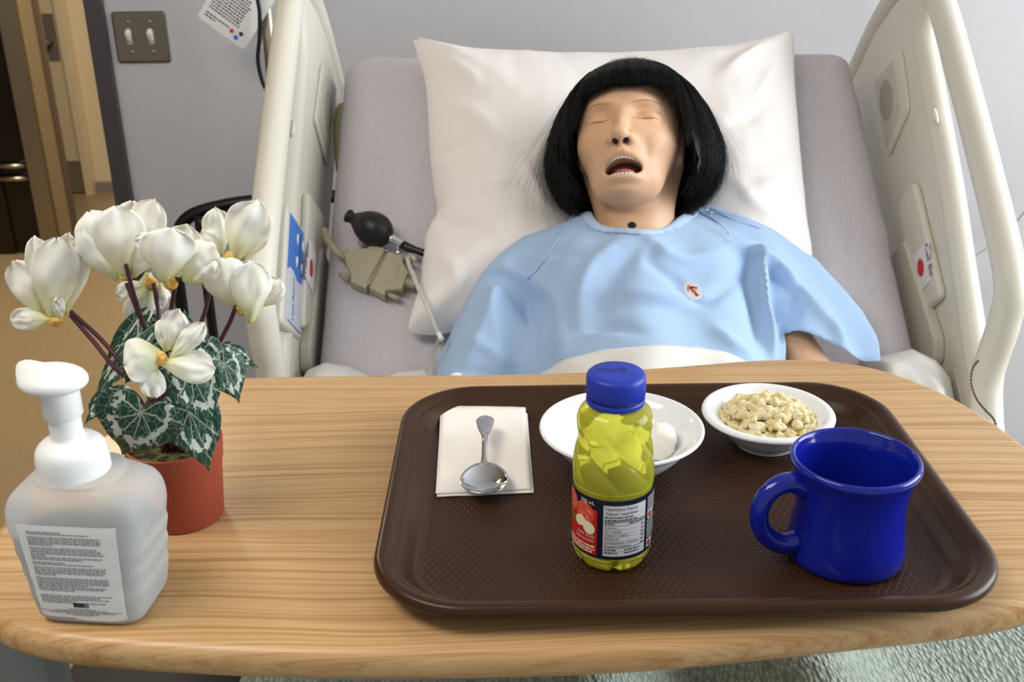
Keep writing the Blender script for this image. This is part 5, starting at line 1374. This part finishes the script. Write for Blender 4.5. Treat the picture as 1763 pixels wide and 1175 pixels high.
# petals
m_petal = M('petal_white', '#f1efdf', 0.55, sub=0.25)
nt = m_petal.node_tree; b = nt.nodes['Principled BSDF']; uv = nt.nodes.new('ShaderNodeUVMap'); uv.uv_map = 'uv'
sx = nt.nodes.new('ShaderNodeSeparateXYZ'); nt.links.new(uv.outputs['UV'], sx.inputs[0])
rp = nt.nodes.new('ShaderNodeValToRGB'); rp.color_ramp.elements[0].color = lin('#c9cf86'); rp.color_ramp.elements[1].color = lin('#f6f3e6'); rp.color_ramp.elements[1].position = 0.6; e = rp.color_ramp.elements.new(0.22); e.color = lin('#e6e7ba')
nt.links.new(sx.outputs['Y'], rp.inputs['Fac']); nt.links.new(rp.outputs['Color'], b.inputs['Base Color'])
wv = nt.nodes.new('ShaderNodeMapping'); wv.inputs['Scale'].default_value = (26, 1.2, 1); nt.links.new(uv.outputs['UV'], wv.inputs['Vector'])
nn = nt.nodes.new('ShaderNodeTexNoise'); nn.inputs['Scale'].default_value = 1; nt.links.new(wv.outputs['Vector'], nn.inputs['Vector'])
bu = nt.nodes.new('ShaderNodeBump'); bu.inputs['Strength'].default_value = 0.35; bu.inputs['Distance'].default_value = 0.0008; nt.links.new(nn.outputs['Fac'], bu.inputs['Height']); nt.links.new(bu.outputs['Normal'], b.inputs['Normal'])
def add_uv(o, U):
    l = o.data.uv_layers.new(name='uv')
    li = np.zeros(len(o.data.loops), int); o.data.loops.foreach_get('vertex_index', li)
    l.data.foreach_set('uv', np.asarray(U, float)[li].ravel())
def petal(parent, B, T, W, bulge=0.006, cup=0.006, twist=0.0, facing=None, wave=0.0015, seed=0, shape=0.62):
    B = np.array(B); T = np.array(T); ax = T-B; L_ = np.linalg.norm(ax); a = ax/L_
    nrm = (CAM-0.5*(B+T)) if facing is None else np.array(facing, float); nrm = nrm-a*(nrm@a); nrm /= np.linalg.norm(nrm); s = np.cross(a, nrm)
    V = []; U = []; n, m_ = 20, 14
    for i in range(n+1):
        t = i/n; hw = W/2*((0.22+0.78*math.sin(PI/2*min(1, t/0.62))**1.3) if t < 0.62 else max(0.03, 1-((t-0.62)/0.38)**2.8)**0.5); tw = twist*(t-0.3)
        sd = s*math.cos(tw)+nrm*math.sin(tw); nd = nrm*math.cos(tw)-s*math.sin(tw)
        for j in range(m_+1):
            u = 2*j/m_-1
            wv_ = wave*1.9*mnoise.noise((t*3.2+seed, u*2.2, seed*1.3))*2*t+0.0006*mnoise.noise((u*6, seed, t))*t
            p = B+ax*(t+0.025*(1-u*u)*0-0.02*abs(u)**3*t+0.012*math.sin(u*5+seed)*t**4)+sd*hw*u+nd*(bulge*math.sin(PI*t)*0.7-0.75*cup*u*u*math.sin(PI*min(1, t+.12))+wv_)
            V.append(p); U.append((j/m_, t))
    F_ = [(i*(m_+1)+j, i*(m_+1)+j+1, (i+1)*(m_+1)+j+1, (i+1)*(m_+1)+j) for i in range(n) for j in range(m_)]
    V2, F2 = solid(V, F_, nrm, 0.0005)
    o = mo('petal', V2, F2, m_petal, parent); add_uv(o, U+U); return o
m_center = M('flower_centre', '#c98a2a', 0.7, var=(300, '#e9d27a', 0.4, 0.6)); m_stem = M('stem_maroon', '#4b2530', 0.5)
FL = [  # centre (crop px), depth, petals (base, tip, width, depth offsets, bulge, cup, twist)
 ((225, 590), 0.765, [((190, 560), (140, 252), 105, .012, .004, .006, -.3), ((160, 570), (55, 350), 120, .006, .005, .008, .2), ((262, 570), (322, 262), 120, .006, .006, .008, .3), ((235, 580), (275, 240), 120, .014, .003, .006, 0), ((215, 590), (235, 258), 185, -.006, .010, .012, 0), ((195, 590), (42, 585), 95, -.002, .004, .006, .5), ((250, 585), (230, 500), 50, -.012, .004, .004, 0)]),
 ((510, 405), 0.765, [((490, 420), (360, 150), 190, .010, .006, .010, -.2), ((520, 400), (540, 108), 150, .018, .003, .006, 0), ((530, 400), (625, 102), 150, .012, .004, .008, .2), ((540, 420), (600, 265), 110, -.002, .006, .008, .4), ((505, 420), (470, 128), 200, -.008, .011, .014, 0), ((480, 430), (330, 215), 130, .004, .006, .006, -.4)]),
 ((690, 440), 0.745, [((720, 300), (540, 262), 75, .006, .005, .004, .3), ((700, 430), (760, 205), 150, .010, .003, .006, 0), ((745, 440), (868, 285), 150, .002, .006, .008, .3), ((665, 440), (690, 215), 215, -.008, .011, .014, -.1), ((780, 445), (870, 350), 100, -.004, .005, .006, .5)]),
 ((610, 445), 0.795, [((610, 450), (468, 488), 85, -.002, .004, .004, .4), ((600, 450), (535, 605), 120, -.006, .006, .006, -.2), ((650, 440), (665, 545), 70, -.006, .004, .004, 0), ((600, 400), (590, 560), 110, .0, .004, .006, 0)]),
 ((930, 340), 0.785, [((890, 330), (868, 135), 115, .006, .005, .006, -.3), ((890, 330), (822, 225), 75, -.004, .005, .005, -.4), ((950, 345), (1042, 108), 185, -.004, .009, .010, .1), ((985, 345), (1080, 200), 90, .006, .005, .006, .4)]),
 ((985, 545), 0.755, [((960, 540), (878, 340), 175, .004, .007, .010, -.2), ((1000, 560), (1010, 350), 140, .012, .004, .006, 0), ((1040, 540), (1135, 430), 110, .004, .005, .006, .4), ((1012, 605), (1015, 352), 165, -.008, .011, .014, .1)]),
 ((645, 745), 0.690, [((670, 720), (652, 590), 60, .006, .004, .004, -.4), ((680, 715), (722, 548), 105, .004, .006, .008, .2), ((690, 745), (825, 605), 80, .002, .006, .006, -.3), ((650, 765), (872, 790), 125, -.002, .006, .008, .2), ((650, 730), (500, 770), 170, -.004, .009, .012, -.2), ((600, 760), (628, 905), 95, -.004, .006, .006, .2)]),
]
si = 0
for c, d, pts in FL:
    C_ = cxy(c, d); v, f = ellmesh(C_, (0.0058, 0.0048, 0.0058), 14, 10)
    fl = mo('flower', v, f, m_center, pot)
    for B, T, w, dd_, bu_, cu_, tw_ in pts:
        si += 1; petal(fl, cxy(B, d+dd_*0.5), cxy(T, d+dd_), w/2.35/2190*0.98, bu_, cu_, tw_, seed=si*1.37)
pm = lambda dx, dy, z: pc+np.array([dx, dy, z])
for pts, ds_ in (([(285, 555), (400, 660), (500, 770), (600, 850)], (.765, .76, .75, .755)), ([(285, 570), (380, 680), (480, 800), (590, 870)], (.765, .755, .745, .75)), ([(508, 362), (540, 480), (590, 640), (640, 800)], (.757, .76, .765, .76)), ([(512, 440), (550, 540), (600, 660), (645, 800)], (.775, .77, .77, .76)),
                 ([(622, 440), (640, 550), (650, 700), (660, 820)], (.79, .785, .77, .76)), ([(718, 422), (700, 500), (680, 640), (665, 820)], (.745, .75, .76, .76)), ([(878, 360), (850, 470), (810, 610), (690, 820)], (.785, .78, .775, .76)), ([(955, 535), (920, 620), (850, 730), (700, 850)], (.755, .755, .755, .76)), ([(650, 760), (655, 830), (665, 920)], (.700, .725, .745))):
    P = [cxy(c, d) for c, d in zip(pts, ds_)]; P.append(pc+np.array([(P[-1][0]-pc[0])*0.2, 0.0, 0.058]))
    mo('stem', *tube(spline(P, 6), 0.0017, 8), m_stem, pot)
# leaves
m_leaf = M('leaf_variegated', '#1f4a36', 0.5, spec=0.4)
nt = m_leaf.node_tree; b = nt.nodes['Principled BSDF']; N = nt.nodes.new; Lk = nt.links.new
uv = N('ShaderNodeUVMap'); uv.uv_map = 'uv'
def math_(op, a, b_=None, c=None):
    n = N('ShaderNodeMath'); n.operation = op
    for i, x in enumerate((a, b_, c)):
        if x is None: continue
        if isinstance(x, (int, float)): n.inputs[i].default_value = x
        else: Lk(x, n.inputs[i])
    return n.outputs[0]
sx = N('ShaderNodeSeparateXYZ'); Lk(uv.outputs['UV'], sx.inputs[0])
nz0 = N('ShaderNodeTexNoise'); nz0.inputs['Scale'].default_value = 3.5; Lk(uv.outputs['UV'], nz0.inputs['Vector'])
ang_ = math_('ARCTAN2', sx.outputs['X'], math_('MULTIPLY', sx.outputs['Y'], -1.0)); rad = math_('SQRT', math_('ADD', math_('POWER', sx.outputs['X'], 2.0), math_('POWER', sx.outputs['Y'], 2.0)))
wob = math_('MULTIPLY_ADD', nz0.outputs['Fac'], 0.5, ang_)
fr1 = math_('PINGPONG', math_('MULTIPLY', wob, 1.45), 0.5); vein = math_('LESS_THAN', math_('MULTIPLY', fr1, rad), 0.020)
vor = N('ShaderNodeTexVoronoi'); vor.feature = 'DISTANCE_TO_EDGE'; vor.inputs['Scale'].default_value = 6.5; Lk(uv.outputs['UV'], vor.inputs['Vector']); net = math_('LESS_THAN', vor.outputs['Distance'], 0.030)
oi = N('ShaderNodeObjectInfo'); ofs = N('ShaderNodeVectorMath'); ofs.operation = 'ADD'; Lk(uv.outputs['UV'], ofs.inputs[0]); cm = N('ShaderNodeCombineXYZ'); Lk(math_('MULTIPLY', oi.outputs['Random'], 30.0), cm.inputs[0]); Lk(cm.outputs[0], ofs.inputs[1])
nz1 = N('ShaderNodeTexNoise'); nz1.inputs['Scale'].default_value = 5.5; nz1.inputs['Detail'].default_value = 3; Lk(ofs.outputs[0], nz1.inputs['Vector'])
ringm = math_('SUBTRACT', 1.0, math_('MULTIPLY', math_('ABSOLUTE', math_('SUBTRACT', rad, 0.58)), 2.6))
pat = math_('GREATER_THAN', math_('MULTIPLY', nz1.outputs['Fac'], math_('MAXIMUM', ringm, 0.0)), 0.43)
fac = math_('MAXIMUM', math_('MULTIPLY', math_('MAXIMUM', vein, math_('MULTIPLY', net, 0.55)), 0.62), math_('MULTIPLY', pat, 0.92))
mx = N('ShaderNodeMixRGB'); mx.inputs[1].default_value = lin('#1d4634'); mx.inputs[2].default_value = lin('#cfd8cc'); Lk(fac, mx.inputs[0]); Lk(mx.outputs[0], b.inputs['Base Color'])
bu = N('ShaderNodeBump'); bu.inputs['Strength'].default_value = 0.4; bu.inputs['Distance'].default_value = 0.001; Lk(math_('MINIMUM', fr1, vor.outputs['Distance']), bu.inputs['Height']); Lk(bu.outputs['Normal'], b.inputs['Normal'])
def leaf(B, T, W, facing=None, droop=0.010, fold=0.004, seed=0):
    B = np.array(B); T = np.array(T); ax = T-B; L_ = np.linalg.norm(ax); a = ax/L_
    nrm = (CAM-B) if facing is None else np.array(facing, float); nrm = nrm-a*(nrm@a); nrm /= np.linalg.norm(nrm); s = np.cross(a, nrm)
    V = []; U = []; n, K = 56, 9
    cx_, cy_ = 0.0, -1.0
    def P(x, y):
        u = x/16; v = (y-5)/22          # v: 0 at the stalk, -1 at the tip
        q = B+s*(u*W/2)+a*(-v*L_)+nrm*(-droop*v*v+fold*abs(u)**1.5-0.5*droop*u*u+0.0022*mnoise.noise((u*2.2+seed, v*2.5, seed))+0.0012*math.sin(u*9+seed)*abs(u))
        V.append(q); U.append((u, v))
    for i in range(1, K+1):
        for j in range(n):
            t = 2*PI*j/n; X = 16*math.sin(t)**3; Y = 13*math.cos(t)-4.6*math.cos(2*t)-2*math.cos(3*t)-math.cos(4*t); f_ = i/K
            P(cx_+(X-cx_)*f_, cy_+(Y-cy_)*f_)
    P(cx_, cy_); ce = len(V)-1
    F_ = [(i*n+j, i*n+(j+1) % n, (i+1)*n+(j+1) % n, (i+1)*n+j) for i in range(K-1) for j in range(n)]+[(ce, (j+1) % n, j) for j in range(n)]
    V2, F2 = solid(V, F_, nrm, -0.0004)
    o = mo('leaf', V2, F2, m_leaf, pot); add_uv(o, U+U); return o
LV = [((570, 965), (478, 1175), 330, .692, .700, None), ((770, 800), (860, 1035), 230, .705, .690, None), ((765, 960), (855, 1225), 225, .712, .700, None), ((905, 770), (985, 935), 165, .735, .728, (0.5, -1, 0.9)),
      ((930, 725), (1058, 780), 95, .79, .79, (0, -0.6, 1)), ((560, 660), (345, 920), 200, .765, .760, (-1, -1, 0.3)), ((430, 900), (318, 1022), 90, .775, .775, (-0.3, -1, 0.6)), ((640, 650), (590, 540), 125, .79, .80, (0, -1, .4)),
      ((690, 650), (545, 700), 100, .76, .757, (-0.2, -.6, 1)), ((755, 650), (745, 548), 105, .80, .80, None), ((740, 720), (905, 655), 130, .765, .775, (0, -1, .5)), ((720, 790), (905, 735), 120, .73, .74, (0, -.6, 1)), ((560, 760), (500, 860), 120, .735, .73, None), ((820, 720), (925, 800), 150, .745, .745, (0.2, -1, .8))]
for i, (B, T, w, d0, d1_, fc) in enumerate(LV):
    leaf(cxy(B, d0), cxy(T, d1_), w/2.35/2190, fc, 0.010 if i < 4 else 0.005, 0.004, i*2.3)
    P0 = cxy(B, d0); mo('leaf_stalk', *tube(spline([P0, (P0+pc+np.array([0, 0, .09]))/2+np.array([0, 0, 0.012]), pc+np.array([(i % 5-2)*0.004, (i % 3-1)*0.004, 0.059])], 6), 0.0011, 6), m_stem, pot)

# ================================================================ things around the bed head
# infusion pole with hanging card and cable
pp = at_y(459, 20, 2.22)
pole = thing('iv_pole', 'steel pole on a wheeled base behind the left bed rail', 'pole', (pp[0], 2.22, 0))
mo('pole', *tube([(pp[0], 2.22, 0.10), (pp[0], 2.22, 2.05)], 0.0135, 20), m_steel, pole)
for k in range(5):
    a = 2*PI*k/5+0.3; mo('leg', *tube([(pp[0], 2.22, 0.12), (pp[0]+0.1*math.cos(a), 2.22+0.045*math.sin(a), 0.10), (pp[0]+0.20*math.cos(a), 2.22+0.07*math.sin(a), 0.06)], 0.012, 10), m_steel, pole)
mo('hook', *tube(spline([(pp[0]-0.10, 2.22, 2.08), (pp[0]-0.08, 2.22, 2.03), (pp[0], 2.22, 2.05), (pp[0]+0.08, 2.22, 2.03), (pp[0]+0.10, 2.22, 2.08)], 6), 0.005, 8), m_steel, pole)
cb = [at_y(px, py, 2.17) for px, py in ((440, -120), (441, -40), (444, 0), (447, 22), (447, 64), (444, 98), (447, 122), (455, 148), (470, 170), (500, 190))]
cab = mo('black_cable', *tube(spline(cb, 6), 0.0042, 8), m_black); prop(cab, 'black cable hanging beside the steel pole over the printed card', 'cable')
CP = [at_y(px, py, 2.19) for px, py in ((339, 28), (420, 87), (478, -10), (397, -69))]
ca = (CP[1]-CP[0]); cw = np.linalg.norm(ca); ca /= cw; cb_ = (CP[3]-CP[0]); ch = np.linalg.norm(cb_); cb_ /= ch; cnn = np.array([0, -1.0, 0])
fr_ = lambda A: CP[0]+A[:, :1]*ca+A[:, 1:2]*cb_+A[:, 2:3]*cnn
crd = thing('info_card', 'tilted laminated white card of printed text hung by the steel pole', 'card', CP[0])
mo('sheet', *slab(rrect(cw, ch, 0.008, 4)+np.array([cw/2, ch/2]), 0, 0.0012, 0.0004, fr_), m_paper, crd)
tx = []; rk = random.Random(2)
for i in range(12):      # rows of print too small to read
    x = 0.010; end = 0.075 if i > 1 else (0.062 if i == 1 else 0.036); y = 0.013+i*0.0060+(0.006 if i > 1 else 0)
    while x < end:
        w = rk.uniform(0.002, 0.008); tx.append((fr_(np.array([(x, y, .0016), (x+w, y, .0016), (x+w, y+0.0026, .0016), (x, y+0.0026, .0016)])), [(0, 1, 2, 3)])); x += w+0.0015
mo('print', *join(tx), m_ink, crd, smooth=False)
for (u, w, col, r_) in ((0.070, 0.018, m_red, 0.0045), (0.083, 0.012, m_blueink, 0.005), (0.088, 0.024, m_ink, 0.0045), (0.070, 0.040, m_red, 0.0018)):
    a_ = np.linspace(0, 2*PI, 20, endpoint=False); mo('printed_mark', *slab(np.column_stack([u+r_*np.cos(a_), w+r_*np.sin(a_)]), 0.0012, 0.0015, 0.0001, fr_), col, crd)
CQ = [at_y(px, py, 2.215) for px, py in ((428, 62), (452, 84), (490, 10), (466, -12))]
v = np.array([CQ[0], CQ[1], CQ[2], CQ[3]]+[q+np.array([0, .001, 0]) for q in CQ]); o = mo('info_card', v, [(0, 1, 2, 3), (7, 6, 5, 4), (0, 4, 5, 1), (1, 5, 6, 2), (2, 6, 7, 3), (3, 7, 4, 0)], m_paper, smooth=False); prop(o, 'smaller pale paper card tucked behind the laminated card', 'card')
# black tubular armchair behind the bed
ch_ = thing('visitor_chair', 'black tubular armchair standing between the bed and the wall', 'chair', (-0.45, 2.1, 0))
yy = 2.12
arm = [at_y(px, py, yy) for px, py in ((585, 338), (520, 340), (470, 343), (430, 347), (395, 352), (352, 362), (325, 374), (309, 395), (305, 430), (306, 480))]
arm += [arm[-1]*np.array([1, 1, 0])+np.array([0, 0, 0.5]), arm[-1]*np.array([1, 1, 0])+np.array([0, 0, 0.02])]
mo('arm_frame', *tube(spline(arm, 6), 0.0135, 14), m_black, ch_)
arm2 = [at_y(px, py, yy-0.04) for px, py in ((470, 366), (440, 362), (400, 368), (368, 378), (352, 400), (350, 440))]
arm2 += [arm2[-1]*np.array([1, 1, 0])+np.array([0, 0, 0.02])]
mo('arm_frame', *tube(spline(arm2, 6), 0.010, 14), m_black, ch_)
ax0, ax1 = arm[-1][0], arm[0][0]
mo('seat', *box(((ax0+ax1)/2, yy-0.06, 0.44), (ax1-ax0-0.05, 0.20, 0.05), 0.02), M('black_vinyl', '#16161a', 0.5), ch_)
for x in (ax1,): mo('leg', *tube([(x, yy, arm[0][2]), (x, yy, 0.02)], 0.0135, 12), m_black, ch_)
# bead chain on the right rail
P = [bp(RXR-0.040, *at_x(px, py, RXR-0.040)) for px, py in ((1684, 622), (1676, 632), (1672, 648), (1674, 668), (1683, 690), (1698, 708), (1712, 724), (1717, 748))]
S_ = spline(P, 12); L_ = np.concatenate([[0], np.cumsum(np.linalg.norm(np.diff(S_, axis=0), axis=1))]); n = int(L_[-1]/0.0047); parts = []
for k in range(n+1):
    l = L_[-1]*k/n; p = np.array([np.interp(l, L_, S_[:, i]) for i in range(3)]); parts.append(ellmesh(p, (0.0019,)*3, 8, 6))
parts.append(tube(S_, 0.0006, 5))
o = mo('bead_chain', *join(parts), M('bronze_beads', '#6b5a45', 0.35, metal=0.8)); prop(o, 'bronze ball chain hanging at the foot of the right bed rail', 'chain')
# thin cables on the wall to the right
w1 = [at_y(px, py, 2.30) for px, py in ((1600, 470), (1660, 452), (1700, 428), (1735, 400), (1763, 368), (1800, 320))]
o = mo('wall_cable', *tube(spline(w1, 6), 0.0035, 8), m_railg); prop(o, 'thin grey cable sagging along the wall right of the bed', 'cable')
w2 = [at_y(px, py, 2.28) for px, py in ((1800, 470), (1763, 500), (1738, 525), (1712, 560), (1680, 600))]
o = mo('power_cord', *tube(spline(w2, 6), 0.005, 8), m_black); prop(o, 'black power cord crossing behind the right bed rail', 'cable')
w3 = [at_y(px, py, 2.25) for px, py in ((1600, -60), (1596, 0), (1594, 30), (1597, 62), (1604, 90))]
o = mo('call_cord', *tube(spline(w3, 6), 0.006, 8), m_black); prop(o, 'black cord on the wall seen through the right rail slot', 'cable')
